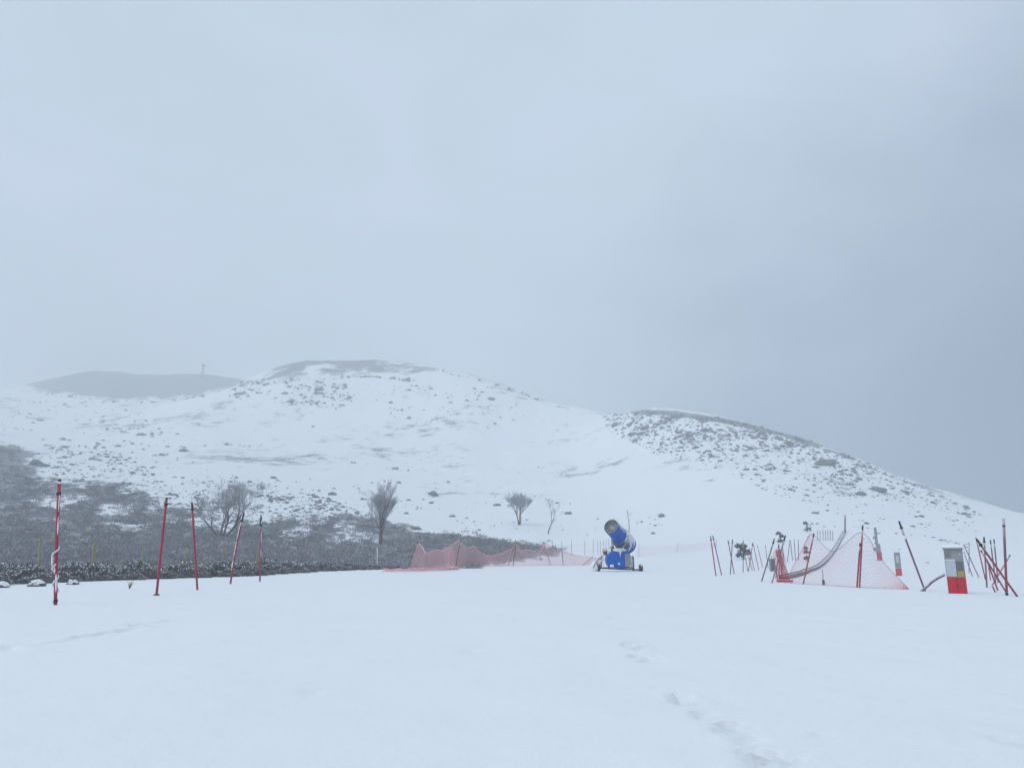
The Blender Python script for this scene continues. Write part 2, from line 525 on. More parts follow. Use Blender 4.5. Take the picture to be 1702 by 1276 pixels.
for px, py, r, dep in PRINTS:
    dep *= 1.6
    cx, cy = gpt(px, py)
    an = random.uniform(-.5, .9)
    dx, dy = GX - cx, GY - cy
    near = (np.abs(dx) < 1.2) & (np.abs(dy) < 1.2)
    if not near.any(): continue
    a = dx * math.cos(an) + dy * math.sin(an); b = -dx * math.sin(an) + dy * math.cos(an)
    q = np.sqrt((a / (r * .62)) ** 2 + (b / r) ** 2)
    Z = Z + np.where(near, -dep * (1 - sstep(0.55, 1.15, q)) + 0.32 * dep * np.exp(-((q - 1.35) / .28) ** 2) * (0.6 + vnoise(GX * 9, GY * 9)), 0)

PXg, PYg = project(GX, GY, Z)

# heath cover mask
def inpoly(px, py, poly):
    ins = np.zeros(px.shape, bool)
    for i in range(len(poly)):
        x1, y1 = poly[i]; x2, y2 = poly[i - 1]
        c = ((y1 > py) != (y2 > py))
        ins ^= c & (px < (x2 - x1) * (py - y1) / (y2 - y1 + 1e-9) + x1)
    return ins


def dpoly(px, py, pts):
    d = np.full(px.shape, 1e9)
    for (x1, y1), (x2, y2) in zip(pts[:-1], pts[1:]):
        t = np.clip(((px - x1) * (x2 - x1) + (py - y1) * (y2 - y1)) / ((x2 - x1) ** 2 + (y2 - y1) ** 2), 0, 1)
        d = np.minimum(d, np.hypot(px - x1 - t * (x2 - x1), py - y1 - t * (y2 - y1)))
    return d


def soft(px, py, poly, w):
    d = dpoly(px, py, list(poly) + [poly[0]])
    return np.clip(0.5 + np.where(inpoly(px, py, poly), d, -d) / (2 * w), 0, 1)


P_LEFT = [(-500, 736), (0, 735), (32, 740), (50, 772), (60, 797), (130, 799), (215, 803), (245, 835), (330, 852), (420, 872),
          (540, 858), (575, 846), (612, 860), (660, 872), (730, 886), (800, 893), (880, 903), (940, 915), (880, 930), (800, 942),
          (640, 950), (430, 962), (0, 985), (-500, 985)]
P_OPEN = [(0, 830), (90, 815), (230, 803), (330, 850), (560, 860), (640, 900), (560, 905), (330, 890), (120, 870), (0, 880)]
P_SPOT = [(60, 700), (250, 705), (330, 770), (470, 800), (600, 850), (560, 885), (420, 900), (240, 880), (90, 800), (60, 770)]
P_MID = [(600, 635), (860, 650), (860, 700), (790, 715), (680, 690)]
P_CAP = [(400, 640), (440, 612), (490, 588), (612, 588), (700, 598), (760, 612), (720, 622), (650, 626), (600, 628), (520, 634), (440, 640)]
P_CAP2 = [(612, 592), (700, 602), (735, 612), (715, 632), (640, 628)]
P_BACK = [(30, 640), (90, 612), (180, 605), (260, 618), (330, 612), (410, 622), (400, 640), (330, 656), (250, 666), (160, 664), (85, 652)]
P_SPUR = [(1000, 684), (1060, 682), (1210, 697), (1330, 724), (1430, 765), (1560, 822), (1640, 858), (1500, 850), (1400, 850),
          (1290, 822), (1180, 775), (1090, 755), (1010, 715)]
L_RIDGE = [(1050, 683), (1130, 688), (1220, 702), (1310, 722), (1360, 742)]
L_RIDGE2 = [(1360, 742), (1440, 770), (1520, 805), (1600, 838)]
L_RIDGE3 = [(720, 610), (800, 628), (900, 666), (945, 678)]


def cover(px, py, depth):
    h = soft(px + 30 * fbm(px / 26, py / 9, 3), py + 14 * fbm(px / 22 + 9, py / 9, 3), P_LEFT, 12) * (depth > 16)
    # windows of snow left open in the heath
    win = soft(px, py, P_OPEN, 30) * sstep(-0.10, 0.16, fbm(px / 34 + 5, py / 12, 3))
    h = h * (1 - 0.95 * win)
    h = np.maximum(h, 0.34 * soft(px, py, P_SPOT, 25) * (depth > 40))
    far_ = depth > 200
    h = np.maximum(h, 0.78 * soft(px, py, P_CAP, 15) * far_)
    h = np.maximum(h, 0.45 * soft(px, py, P_CAP2, 18) * far_)
    h = np.maximum(h, 1.0 * soft(px, py, P_BACK, 12) * far_)
    h = np.maximum(h, 0.44 * soft(px, py, P_MID, 30) * far_)
    h = np.maximum(h, 0.36 * soft(px, py, P_SPUR, 25) * (depth > 90))
    h = np.maximum(h, 0.78 * (1 - sstep(2, 9, dpoly(px, py, L_RIDGE))) * far_)
    h = np.maximum(h, 0.46 * (1 - sstep(2, 9, dpoly(px, py, L_RIDGE2))) * (depth > 120))
    h = np.maximum(h, 0.50 * (1 - sstep(1, 8, dpoly(px, py, L_RIDGE3))) * far_)
    return h


H_ = cover(PXg, PYg, GY)
H_ = H_ - sstep(200, 260, GY) * (0.55 - 0.25 * sstep(440, 480, GY)) * np.clip(fbm(GX / 13 + 2, GY / 22, 3) + .12, 0, 1) * (H_ > .3)
H_ = np.where(GY < 15, 0, H_)
H_ = H_ * np.where(GY < 56, sstep(-0.2, 1.4, off), 1)
# faint patches of rough grass showing on the open hill
H_ = np.maximum(H_, (0.33 + 0.30 * fbm(GX / 22, GY / 22, 4)) * sstep(110, 180, GY))
ny, nx = GX.shape
idx = np.arange(ny * nx).reshape(ny, nx)
quads = np.stack([idx[:-1, :-1], idx[:-1, 1:], idx[1:, 1:], idx[1:, :-1]], -1).reshape(-1, 4)
me = mesh_np('snow_ground', np.stack([GX, GY, Z], -1).reshape(-1, 3), quads, M['ground'], True)
at = me.attributes.new('heath', 'FLOAT', 'POINT')
at.data.foreach_set('value', H_.astype(np.float32).ravel())
tag(link('snow_ground', me), kind='structure')


def zq(x, y):
    x, y = np.asarray(x, float), np.asarray(y, float)
    i = np.clip(np.searchsorted(gx, x) - 1, 0, nx - 2); j = np.clip(np.searchsorted(gy, y) - 1, 0, ny - 2)
    fx = np.clip((x - gx[i]) / (gx[i + 1] - gx[i]), 0, 1); fy = np.clip((y - gy[j]) / (gy[j + 1] - gy[j]), 0, 1)
    return (Z[j, i] * (1 - fx) + Z[j, i + 1] * fx) * (1 - fy) + (Z[j + 1, i] * (1 - fx) + Z[j + 1, i + 1] * fx) * fy


_ysteps = np.exp(np.linspace(math.log(2.5), math.log(700), 900))


def hits(px, py):
    """where the line of sight first meets the ground (X, Y, Z); nan where it meets none"""
    u, e = ray(np.atleast_1d(px), np.atleast_1d(py))
    X = u[:, None] * _ysteps; R = CAM_H + e[:, None] * _ysteps
    under = zq(X, np.broadcast_to(_ysteps, X.shape)) >= R
    k = under.argmax(1); ok = under.any(1) & (k > 0)
    k = np.maximum(k, 1); r = np.arange(len(k))
    g0 = R[r, k - 1] - zq(X[r, k - 1], _ysteps[k - 1]); g1 = R[r, k] - zq(X[r, k], _ysteps[k])
    t = g0 / (g0 - g1 + 1e-12)
    Y = _ysteps[k - 1] + t * (_ysteps[k] - _ysteps[k - 1])
    Y = np.where(ok, Y, np.nan)
    return np.stack([u * Y, Y, zq(np.nan_to_num(u * Y), np.nan_to_num(Y))], 1)


def hit(px, py):
    p = hits(px, py)[0]
    assert not np.isnan(p[0]), (px, py)
    return Vector(p)


def at_depth(px, py, Y):
    u, e = ray(px, py)
    return Vector((float(u * Y), Y, float(CAM_H + e * Y)))


# ------------------------------------------------------------------ haze
hz = MB().box((-142, 365, 95), (976, 890, 214))
haze = hz.build('haze', M['snow'])
haze.data.materials.clear()
hm = bpy.data.materials.new('falling_snow_air'); hm.use_nodes = True
hn = hm.node_tree.nodes; hn.clear()
ho = hn.new('ShaderNodeOutputMaterial'); hv = hn.new('ShaderNodeVolumePrincipled')
hv.inputs['Color'].default_value = (0.93, 0.96, 1.0, 1)
hv.inputs['Density'].default_value = 0.0020
hm.node_tree.links.new(hv.outputs[0], ho.inputs['Volume'])
haze.data.materials.append(hm)
tag(haze, kind='stuff')

# ------------------------------------------------------------------ vegetation: leaf/twig clumps
def blade_clump(n, rad, hgt, size, r, up=0.55, shell=0.35):
    """n twig-like slivers spread through a low dome; returns verts (4n,3), quads"""
    th = r.uniform(0, 2 * np.pi, n); cz = r.uniform(0.0, 1, n)
    rr = (shell + (1 - shell) * r.random(n)) ** 0.5
    lump = 0.78 + 0.32 * np.sin(th * 3 + r.uniform(0, 6)) * np.sin(cz * 5 + r.uniform(0, 6))
    s = np.sqrt(1 - cz ** 2)
    c = np.stack([s * np.cos(th) * rad, s * np.sin(th) * rad, cz * hgt], 1) * (rr * lump)[:, None]
    d = np.stack([s * np.cos(th), s * np.sin(th), cz + up], 1) + r.normal(0, 0.5, (n, 3))
    d /= np.linalg.norm(d, axis=1)[:, None]
    w = np.cross(d, r.normal(0, 1, (n, 3))); w /= np.linalg.norm(w, axis=1)[:, None]
    L = size * r.uniform(0.6, 1.5, n)[:, None]; Wd = size * r.uniform(0.12, 0.3, n)[:, None]
    v = np.stack([c - w * Wd, c + w * Wd, c + d * L + w * Wd * .4, c + d * L - w * Wd * .4], 1).reshape(-1, 3)
    f = np.arange(4 * n).reshape(n, 4)
    return v, f


def lump_mesh(name, r, mat, seg=9, rings=4, twigs=26):
    """a low rounded bush: irregular dome plus slivers that break its outline"""
    V = [(0, 0, 0.9 + 0.15 * r.random())]
    ph = r.uniform(0, 6.28, 4)
    for i in range(1, rings + 1):
        a = i / rings * 1.75
        for k in range(seg):
            t = 2 * math.pi * k / seg
            q = 1 + .22 * math.sin(2 * t + ph[0]) + .16 * math.sin(3 * t + ph[1] + a * 2) + r.uniform(-.14, .14)
            V.append((math.sin(a) * math.cos(t) * q, math.sin(a) * math.sin(t) * q, max(-0.25, math.cos(a) * (0.95 + r.uniform(-.2, .2)))))
    F = []
    for k in range(seg):
        F.append((0, 1 + k, 1 + (k + 1) % seg, 1 + (k + 1) % seg))
    for i in range(rings - 1):
        for k in range(seg):
            F.append((1 + i * seg + k, 1 + (i + 1) * seg + k, 1 + (i + 1) * seg + (k + 1) % seg, 1 + i * seg + (k + 1) % seg))
    V = np.array(V) * np.array([.86, .86, .86])
    bv, bf = blade_clump(twigs, 1.0, 1.0, 0.34, r, 0.4, 0.8)
    tri = [q[:3] for q in F[:seg]]
    tris = np.array(tri + [(q[0], q[1], q[2]) for q in F[seg:]] + [(q[0], q[2], q[3]) for q in F[seg:]])
    bt = np.concatenate([bf[:, [0, 1, 2]], bf[:, [0, 2, 3]]]) + len(V)
    return mesh_np(name, np.concatenate([V, bv]), np.concatenate([tris, bt]), mat)


# --- bushes dotted over the hill ---
def density(px, py):
    """bushes per pixel of hillside in the photograph (relative)"""
    d = np.zeros(px.shape)
    # right-hand spur: thick under its crest, thinning downhill
    inn = inpoly(px, py, P_SPUR)
    crest = np.interp(px, [1000, 1060, 1210, 1330, 1430, 1560, 1640], [684, 684, 698, 725, 766, 822, 855])
    below = py - crest
    d = np.where(inn, np.clip(1.1 - below / 90, 0.26, 1.1) * sstep(990, 1090, px) * (1 - 0.55 * sstep(1330, 1500, px)), d)
    d = np.where(inpoly(px, py, P_SPOT), np.maximum(d, 0.05 + 1.3 * sstep(785, 850, py) * sstep(150, 230, px)), d)
    d = np.where(inpoly(px, py, [(400, 630), (560, 628), (600, 660), (560, 680), (450, 672), (380, 660)]), np.maximum(d, 0.30), d)
    d = np.where(inpoly(px, py, [(600, 625), (860, 640), (880, 700), (760, 720), (640, 690)]), np.maximum(d, 0.04), d)
    d = np.where(inpoly(px, py, [(0, 665), (150, 668), (280, 690), (300, 730), (0, 715)]), np.maximum(d, 0.09), d)
    d = np.where(inpoly(px, py, [(60, 740), (180, 740), (260, 790), (120, 795), (70, 790)]), np.maximum(d, 0.5), d)
    d = np.where(inpoly(px, py, [(440, 790), (780, 800), (1020, 850), (980, 895), (800, 885), (600, 850)]), np.maximum(d, 0.04), d)
    d = np.where(inpoly(px, py, [(1040, 855), (1120, 862), (1120, 890), (1040, 885)]), np.maximum(d, 0.12), d)
    d = np.where(inpoly(px, py, [(1340, 830), (1640, 862), (1640, 900), (1450, 872), (1340, 866)]), np.maximum(d, 0.09), d)
    return d


N = 105000
qx = rng.uniform(0, 1702, N); qy = rng.uniform(600, 905, N)
keep = rng.random(N) < density(qx, qy) * (0.22 + 1.3 * (fbm(qx / 30, qy / 12, 3) + 0.22).clip(0, 1))
qx, qy = qx[keep], qy[keep]
# bush rows along terrace edges; the spur-foot row is added to draw bank shading
for pts, n in (([(180, 737), (310, 742)], 22), ([(300, 736), (460, 741)], 20), ([(170, 768), (250, 757), (290, 752)], 26),
               ([(570, 764), (650, 778), (690, 782)], 16), ([(1336, 869), (1440, 876), (1560, 895), (1612, 906)], 70),
               ([(1480, 905), (1530, 930), (1562, 942)], 16), ([(700, 884), (800, 895), (905, 904)], 34),
               ([(1060, 684), (1130, 689), (1220, 703), (1340, 733)], 60), ([(1350, 738), (1440, 772), (1560, 823), (1610, 843)], 60),
               ([(720, 612), (830, 640), (940, 679)], 40),
               ([(415, 638), (500, 630), (610, 624), (700, 632)], 80), ([(60, 650), (110, 658), (170, 666), (260, 668), (340, 656)], 110),
               ([(500, 640), (540, 650)], 14), ([(480, 665), (520, 668)], 16), ([(200, 812), (320, 850), (450, 868), (580, 852)], 130)):
    pts = np.array(pts, float)
    t = rng.uniform(0, len(pts) - 1, n); k = np.minimum(t.astype(int), len(pts) - 2); f = (t - k)[:, None]
    p = pts[k] * (1 - f) + pts[k + 1] * f + rng.normal(0, 1.4, (n, 2)) + np.array([0, 1.0])
    qx = np.concatenate([qx, p[:, 0]]); qy = np.concatenate([qy, p[:, 1]])
# the few bushes that stand out alone
SOLO = [(67, 699, 1.5), (243, 700, 0.8), (520, 709, 1.0), (1025, 707, 1.9), (1053, 722, 1.6), (1172, 716, 1.9), (1370, 772, 2.2),
        (1310, 738, 1.6), (1430, 822, 1.3), (1457, 815, 1.5), (720, 822, 1.4), (826, 840, 0.9), (945, 854, 0.8), (60, 772, 1.8), (72, 775, 1.6),
        (305, 750, 1.3), (692, 880, .8), (552, 822, 1.1), (1100, 858, 0.7)]
SOLO_LABEL = ['round bush alone on the far left upper slope',
              'lone bush above the left terrace line',
              'faint lone bush on the central hill',
              'fuzzy round bush at the left end of the spur',
              'pair-forming dark bush low left on the spur',
              'large round bush just under the spur crest',
              'broad flat dark bush right of centre on the spur',
              'dark bush on the spur below its long crest',
              'small twiggy bush low on the spur',
              'broad dark bush low on the right of the spur',
              'dark bush on the slope right of the tall slim tree',
              'tiny bush left of the round-crowned tree',
              'tiny bush right of the thin sparse tree',
              'left dark bush beside the heath tip at far left',
              'right dark bush beside the heath tip at far left',
              'small round bush at the end of the terrace line',
              'tiny bush on the heath edge left of the pink net',
              'small bush above the heath left of the tall slim tree',
              'tiny bush on the slope right of the faint sapling']
hx = hits(np.concatenate([[s[0] for s in SOLO], qx]), np.concatenate([[s[1] for s in SOLO], qy]))
hsz = np.concatenate([[s[2] for s in SOLO], rng.gamma(2.8, 0.145, len(qx)).clip(0.16, 1.6)])
# smaller growth lower down and near
hsz[len(SOLO):] *= np.interp(hx[len(SOLO):, 1], [70, 130, 180, 240, 400], [0.22, 0.38, 0.60, 0.85, 1.35])
ok = ~np.isnan(hx[:, 0]) & (hx[:, 1] > 62)
hx, hsz = hx[ok], hsz[ok]
src = np.nonzero(ok)[0]
hpx, hpy = project(hx[:, 0], hx[:, 1], hx[:, 2])
appar = hsz / hx[:, 1] + 10.0 * (src < len(SOLO))
order = np.argsort(-appar)
single = order[:290]; rest = order[290:]
LM = [lump_mesh('shrub', rng, M['shrub']) for _ in range(6)]


def zone_label(px, py, k):
    if k < len(SOLO): return (SOLO_LABEL[k], 'bushes standing alone on the hill')
    if px > 985 and py < 862:
        crest = np.interp(px, [1000, 1060, 1210, 1330, 1430, 1560, 1640], [684, 684, 698, 725, 766, 822, 855])
        w = 'left part' if px < 1180 else 'middle' if px < 1340 else 'right part'
        h = 'right under the crest' if py - crest < 22 else 'partway down the face' if py - crest < 60 else 'low on the face'
        return ('dark frosted bush %s of the right-hand spur, %s' % (h, w), 'bushes on the right-hand spur')
    if px > 985: return ('small dark bush from the scrub and added shade line at the foot of the spur', 'bushes on the bank below the spur')
    if py > 780 and px < 620:
        w = 'left of the third red pole' if px < 325 else 'around the wide bare tree' if px < 460 else 'left of the tall slim tree'
        return ('dark bush in the speckled snow above the heath, ' + w, 'bushes above the left heath slope')
    if py > 780: return ('small bush on the snowy slope around the two middle bare trees', 'bushes around the middle bare trees')
    if px < 330: return ('small bush scattered on the upper left snow slope', 'bushes on the upper left slope')
    return ('small bush scattered high on the central snowy hill', 'bushes high on the central hill')


for i in single:
    o = link('hillside_bush', LM[i % 6], None, hx[i] - np.array([0, 0, 0.08 * hsz[i]]))
    s = hsz[i]
    o.scale = (s * random.uniform(.85, 1.35), s * random.uniform(.85, 1.2), s * random.uniform(.62, .95))
    o.rotation_euler = (0, 0, random.uniform(0, 6.28))
    lb, gr = zone_label(hpx[i], hpy[i], src[i])
    tag(o, lb, 'bush', gr)


def joined(name, mat, pos, size, protos, sq=(.7, 1.0)):
    V = []; F = []; o = 0
    for i in range(len(pos)):
        v, f = protos[i % len(protos)]
        a = rng.uniform(0, 6.28); c, s_ = math.cos(a), math.sin(a)
        q = v * size[i] * np.array([1, 1, rng.uniform(*sq)])
        q = np.stack([q[:, 0] * c - q[:, 1] * s_, q[:, 0] * s_ + q[:, 1] * c, q[:, 2]], 1) + pos[i]
        V.append(q); F.append(f + o); o += len(v)
    return link(name, mesh_np(name, np.concatenate(V), np.concatenate(F), mat))


def mesh_arrays(me):
    v = np.empty(len(me.vertices) * 3, np.float32); me.vertices.foreach_get('co', v)
    f = np.empty(len(me.loops), np.int32); me.loops.foreach_get('vertex_index', f)
    return v.reshape(-1, 3), f.reshape(-1, 3)


tag(joined('hillside_scrub', M['shrub'], hx[rest] - np.array([0, 0, .05]), hsz[rest], [mesh_arrays(m) for m in LM], (.6, .95)),
    'tiny dark scrub speckling the snowy hillsides', kind='stuff')

# --- the heath slope at left: low heather in one mass ---
pr = [blade_clump(34, 0.75, 0.40, 0.24, rng) for _ in range(8)]
n = 21000
qx = rng.uniform(-60, 1010, n); qy = 735 + 215 * rng.random(n) ** 0.8
hh = cover(qx, qy, np.full(n, 100.0)) * (0.30 + 1.3 * (fbm(qx / 60, qy / 22, 3) + .45).clip(0, 1))
kk = (rng.random(n) < hh * 1.2) & inpoly(qx + rng.normal(0, 9, n), qy + rng.normal(0, 5, n) * (qy < 900), P_LEFT)
hp = hits(qx[kk], qy[kk])
hp = hp[~np.isnan(hp[:, 0])]; hp = hp[(hp[:, 1] > 31) & ((np.interp(hp[:, 1], rim_y, rim_x) - hp[:, 0] > 3.0) | (hp[:, 1] > 58))]
half = rng.random(len(hp)) < 0.5
hs = rng.uniform(.4, 1.0, len(hp))  * np.interp(hp[:, 1], [30, 90, 200], [0.7, 1.0, 1.5])
a = joined('heath_cover', M['heath'], hp[half], hs[half], pr)
tag(a, 'dark green-grey frosted heath covering the left slope', kind='stuff')
b = joined('heather_cover', M['heather'], hp[~half], hs[~half], pr)
tag(b, 'brown-grey frosted heather mixed through the left slope', kind='stuff')

# --- the row of scrub right behind the rim of the snow field ---
def scrub_mesh(name, mat, r, n=900):
    v, f = blade_clump(n, 0.95, 0.85, 0.13, r, 0.7, 0.35)
    return mesh_np(name, v, f, mat)


def stems_mesh(r, n=26):
    mb = MB()
    for i in range(n):
        t = r.uniform(0, 6.28); s = r.uniform(.1, .9)
        tip = Vector((math.cos(t) * s * .95, math.sin(t) * s * .95, math.sqrt(1 - s * s * .8) * r.uniform(.7, 1.0)))
        mb.tube([(tip.x * .1, tip.y * .1, -0.05), tip * .55 + Vector((0, 0, .08)), tip], [.012, .009, .004], 4, False)
    return mb


def snowflecks(r, n=75):
    """little cushions of snow caught on the twig tips"""
    V = []; F = []
    for i in range(n):
        t = r.uniform(0, 6.28); cz = r.uniform(.25, 1); s = math.sqrt(1 - cz * cz) * r.uniform(.75, 1.0)
        c = np.array([s * math.cos(t) * .95, s * math.sin(t) * .95, cz * .88])
        k = len(V); q = r.uniform(.012, .034)
        for j in range(5):
            V.append(c + np.array([math.cos(j * 1.257) * q * 1.5, math.sin(j * 1.257) * q * 1.5, r.uniform(-.4, .1) * q]))
        V.append(c + np.array([0, 0, q * .9]))
        for j in range(5): F.append((k + j, k + (j + 1) % 5, k + 5))
    return V, F


SCR = []
for i in range(5):
    tw = scrub_mesh('foliage', M['scrub'] if i % 3 else M['scrub_brown'], rng)
    mb = stems_mesh(rng); me_ = bpy.data.meshes.new('stems'); me_.from_pydata(mb.v, [], mb.f); me_.materials.append(M['bark'])
    V, F = snowflecks(rng); mf = bpy.data.meshes.new('snow_flecks'); mf.from_pydata([tuple(p) for p in V], [], F); mf.materials.append(M['snow'])
    SCR.append((tw, me_, mf))
rimp = np.array(RIM, float)
spots = []
for row, (back, hmin, hmax) in enumerate(((.35, .26, .5), (1.1, .5, .85), (2.1, .7, 1.0), (3.2, .8, 1.1))):
    px = -30.0
    while px < 690:
        py = np.interp(px, rimp[:, 0], rimp[:, 1])
        u, e = ray(px, py); Y = -CAM_H / float(e)
        s = random.uniform(hmin, hmax) * np.interp(px, [0, 480, 560, 690], [1.0, .9, .8, .45])
        # step away from the field, square to its rim
        x = float(u) * Y - back * .93 * np.interp(px, [0, 640], [1, .8]) + random.uniform(-.2, .2); y = Y + back * .40 + random.uniform(-.2, .3)
        spots.append((px, x, y, s, row))
        px += s * random.uniform(1.0, 1.5) * FPX / Y * (1.3 if row == 0 else 1)
PLACE = ('low sprig of frosted scrub fringing the snow', 'frosted scrub bush near the front of the thicket', 'dense frosted scrub bush inside the thicket',
         'tall frosted scrub bush at the back of the thicket')
for i, (px, x, Y, s, row) in enumerate(spots):
    zone = ('left of the snow-caked pole' if px < 92 else 'right of the snow-caked pole' if px < 180 else 'left of the second red pole' if px < 265 else
            'between second and third poles' if px < 325 else 'between third and fourth poles' if px < 390 else 'left of the fifth pole' if px < 433 else
            'right of the fifth pole' if px < 540 else 'left of the pink net')
    t = thing('edge_scrub', (x, Y, float(zq(x, Y)) - .03), PLACE[row] + ', ' + zone, 'scrub', 'scrub along the rim of the snow field', random.uniform(0, 6.28))
    t.scale = (s * random.uniform(.95, 1.25), s * random.uniform(.9, 1.2), s * random.uniform(.7, 1.0))
    tw, st, fl = SCR[i % 5]
    link('foliage', tw, t); link('stems', st, t); tag(link('snow_flecks', fl, t), kind='stuff')


# --- bare trees ---
def bare_tree(name, base_px, top_py, label, stems, spread, seed, depth=5, lean=0.0, crown_r=0.16, tip_r=.018, group=None, kids=(3, 4), tw_mat='twig'):
    r = random.Random(seed)
    p = hit(*base_px)
    Hh = (base_px[1] - top_py) * p.y / FPX / CP
    t = thing(name, p - Vector((0, 0, .1)), label, 'tree', group)
    trunk, crown = MB(), MB()
    counts = [0]

    def grow(pos, d, L, R, lev):
        pts = [pos]; rad = [R]
        nseg = 4 if lev < 2 else 3
        dd = d.copy()
        for i in range(nseg):
            dd = (dd + Vector((r.gauss(0, .13), r.gauss(0, .13), r.gauss(0.05, .07)))).normalized()
            pts.append(pts[-1] + dd * L / nseg); rad.append(R * (1 - .42 * (i + 1) / nseg))
        (trunk if lev < 2 else crown).tube(pts, rad, 6 if lev < 2 else 3, False)
        if lev >= depth: return
        for k in range(r.randint(*kids) + (1 if lev == 0 else 0)):
            q = r.uniform(.42, 1.0) if k else 1.0
            j = min(nseg - 1, int(q * nseg)); f = q * nseg - j
            pp = pts[j].lerp(pts[j + 1], f)
            ax = Vector((r.gauss(0, 1), r.gauss(0, 1), r.gauss(0, .35))).normalized()
            nd = (dd + ax * spread * r.uniform(.5, 1.15) + Vector((0, 0, .16))).normalized()
            grow(pp, nd, L * r.uniform(.58, .78), max(tip_r * .5, rad[j] * .58), lev + 1)
    for (dx, dy, f) in stems:
        grow(Vector((dx * .06 * Hh, dy * .06 * Hh, 0)), Vector((dx, dy, 1)).normalized(), Hh * .36 * f, Hh * .017 * f + .02, 0)
    top = max(v[2] for v in crown.v) or 1
    k = Hh / top
    for mb in (trunk, crown): mb.v = [(v[0] * k, v[1] * k, v[2] * k) for v in mb.v]
    trunk.build('trunk', M['bark'], t); crown.build('crown', M[tw_mat], t)
    return t


TG = 'bare winter trees'
bare_tree('bare_tree', (370, 893), 794, 'wide bare tree with a leaning limb standing in the left heath', [(-.2, 0, 1.0), (.62, .1, 1.15), (-.65, -.1, .9), (.15, .1, .95)], .75, 3, 6, group=TG, tw_mat='paletwig', tip_r=.02, kids=(2, 4))
bare_tree('bare_tree', (632, 905), 796, 'tall slim bare tree rising from the heath behind the pink net', [(.0, 0, 1.0), (.13, .05, .97), (-.07, .08, .9)], .46, 14, 5, group=TG, tip_r=.02, kids=(3, 5), tw_mat='paletwig')
bare_tree('bare_tree', (863, 872), 814, 'round-crowned bare tree forking low on the white slope', [(-.22, 0, 1.0), (.28, 0, .95), (.0, .1, .9)], .5, 21, 5, group=TG, tip_r=.022, kids=(3, 5), tw_mat='paletwig')
bare_tree('bare_tree', (911, 887), 826, 'thin sparse bare tree right of the round-crowned one', [(.04, 0, 1.1)], .5, 32, 5, group=TG, kids=(2, 3), tip_r=.03, tw_mat='paletwig')
bare_tree('bare_tree', (1046, 884), 846, 'faint thin sapling on the slope above the snow gun', [(-.05, 0, 1.1)], .3, 41, 4, group=TG, kids=(2, 3), tip_r=.03, tw_mat='paletwig')


def small_conifer(name, px, py, top, wpx, label, lumps, seed, cat='bush', group=None):
    r = np.random.default_rng(seed)
    p = hit(px, py); s = p.y / FPX
    t = thing(name, p - Vector((0, 0, .05)), label, cat, group)
    Hh, Wd = (py - top) * s, wpx * s
    mb = MB().tube([(0, 0, 0), (0, 0, Hh * .75)], [Wd * .06, Wd * .03], 6)
    mb.build('trunk', M['bark'], t)
    V = []; F = []; o = 0
    for (lx, lz, lr) in lumps:
        v, f = blade_clump(170, lr * Wd, lr * Wd * 1.25, .10 + .05 * Wd, r, .5, .3)
        V.append(v + np.array([lx * Wd, 0, lz * Hh])); F.append(f + o); o += len(v)
    link('crown', mesh_np('crown', np.concatenate(V), np.concatenate(F), M['conifer']), t)
    return t


small_conifer('snowy_bush', 1236, 929, 899, 26, 'grey snowy bush behind the thin poles right of the snow gun', [(-.28, .62, .22), (0, .38, .34), (.22, .22, .34), (-.2, .1, .3), (.05, .62, .2)], 1)
small_conifer('snowy_bush', 1297, 901, 880, 14, 'small two-tiered dark bush behind the leaning poles', [(-.15, .6, .34), (.2, .38, .3), (0, .02, .38)], 2)
small_conifer('snowy_bush', 1342, 883, 864, 14, 'dark bush at the end of the bank line upslope', [(-.15, .62, .3), (.1, .1, .5)], 3)
small_conifer('slim_evergreen', 1341, 932, 903, 10, 'slim dark evergreen behind the net post', [(0, .45, .42), (0, .1, .45), (0, .68, .26)], 4)

# --- snow-capped rocks and dry tuft at the field edge ---
for px, py, w, lb in ((60, 974, 24, 'small snow-capped dark rock left of the snow-caked red pole'), (121, 971, 17, 'small snow-capped dark rock just right of the snow-caked pole'),
                      (4, 976, 20, 'low dark rock half buried at the left edge of the snow')):
    p = hit(px, py); s = p.y / FPX
    V = []; F = []
    bm = bmesh.new(); bmesh.ops.create_icosphere(bm, subdivisions=3, radius=1)
    for v in bm.verts:
        q = 1 + .22 * float(fbm(np.array([v.co.x * 1.7 + px]), np.array([v.co.y * 1.7 + v.co.z * 2.1]), 3)[0]) * 1.6
        v.co = Vector((v.co.x * w * s * .55 * q, v.co.y * w * s * .45 * q, v.co.z * w * s * .36 * q))
    me_ = bpy.data.meshes.new('rock'); bm.to_mesh(me_); bm.free(); me_.materials.append(M['rock'])
    tag(link('rock', me_, None, p + Vector((0, 0, .04))), lb, 'rock', 'rocks at the field edge')
p = hit(215, 978)
mb = MB()
for i in range(26):
    a = random.uniform(0, 6.28); L = random.uniform(.12, .3); s = random.uniform(.02, .16)
    mb.tube([(0, 0, -.02), (math.cos(a) * s * .5, math.sin(a) * s * .5, L * .6), (math.cos(a) * s, math.sin(a) * s, L)], [.006, .004, .002], 3, False)
tag(mb.build('grass_tuft', M['grass']), 'small dry grass tuft poking through the snow at left', 'grass').location = p


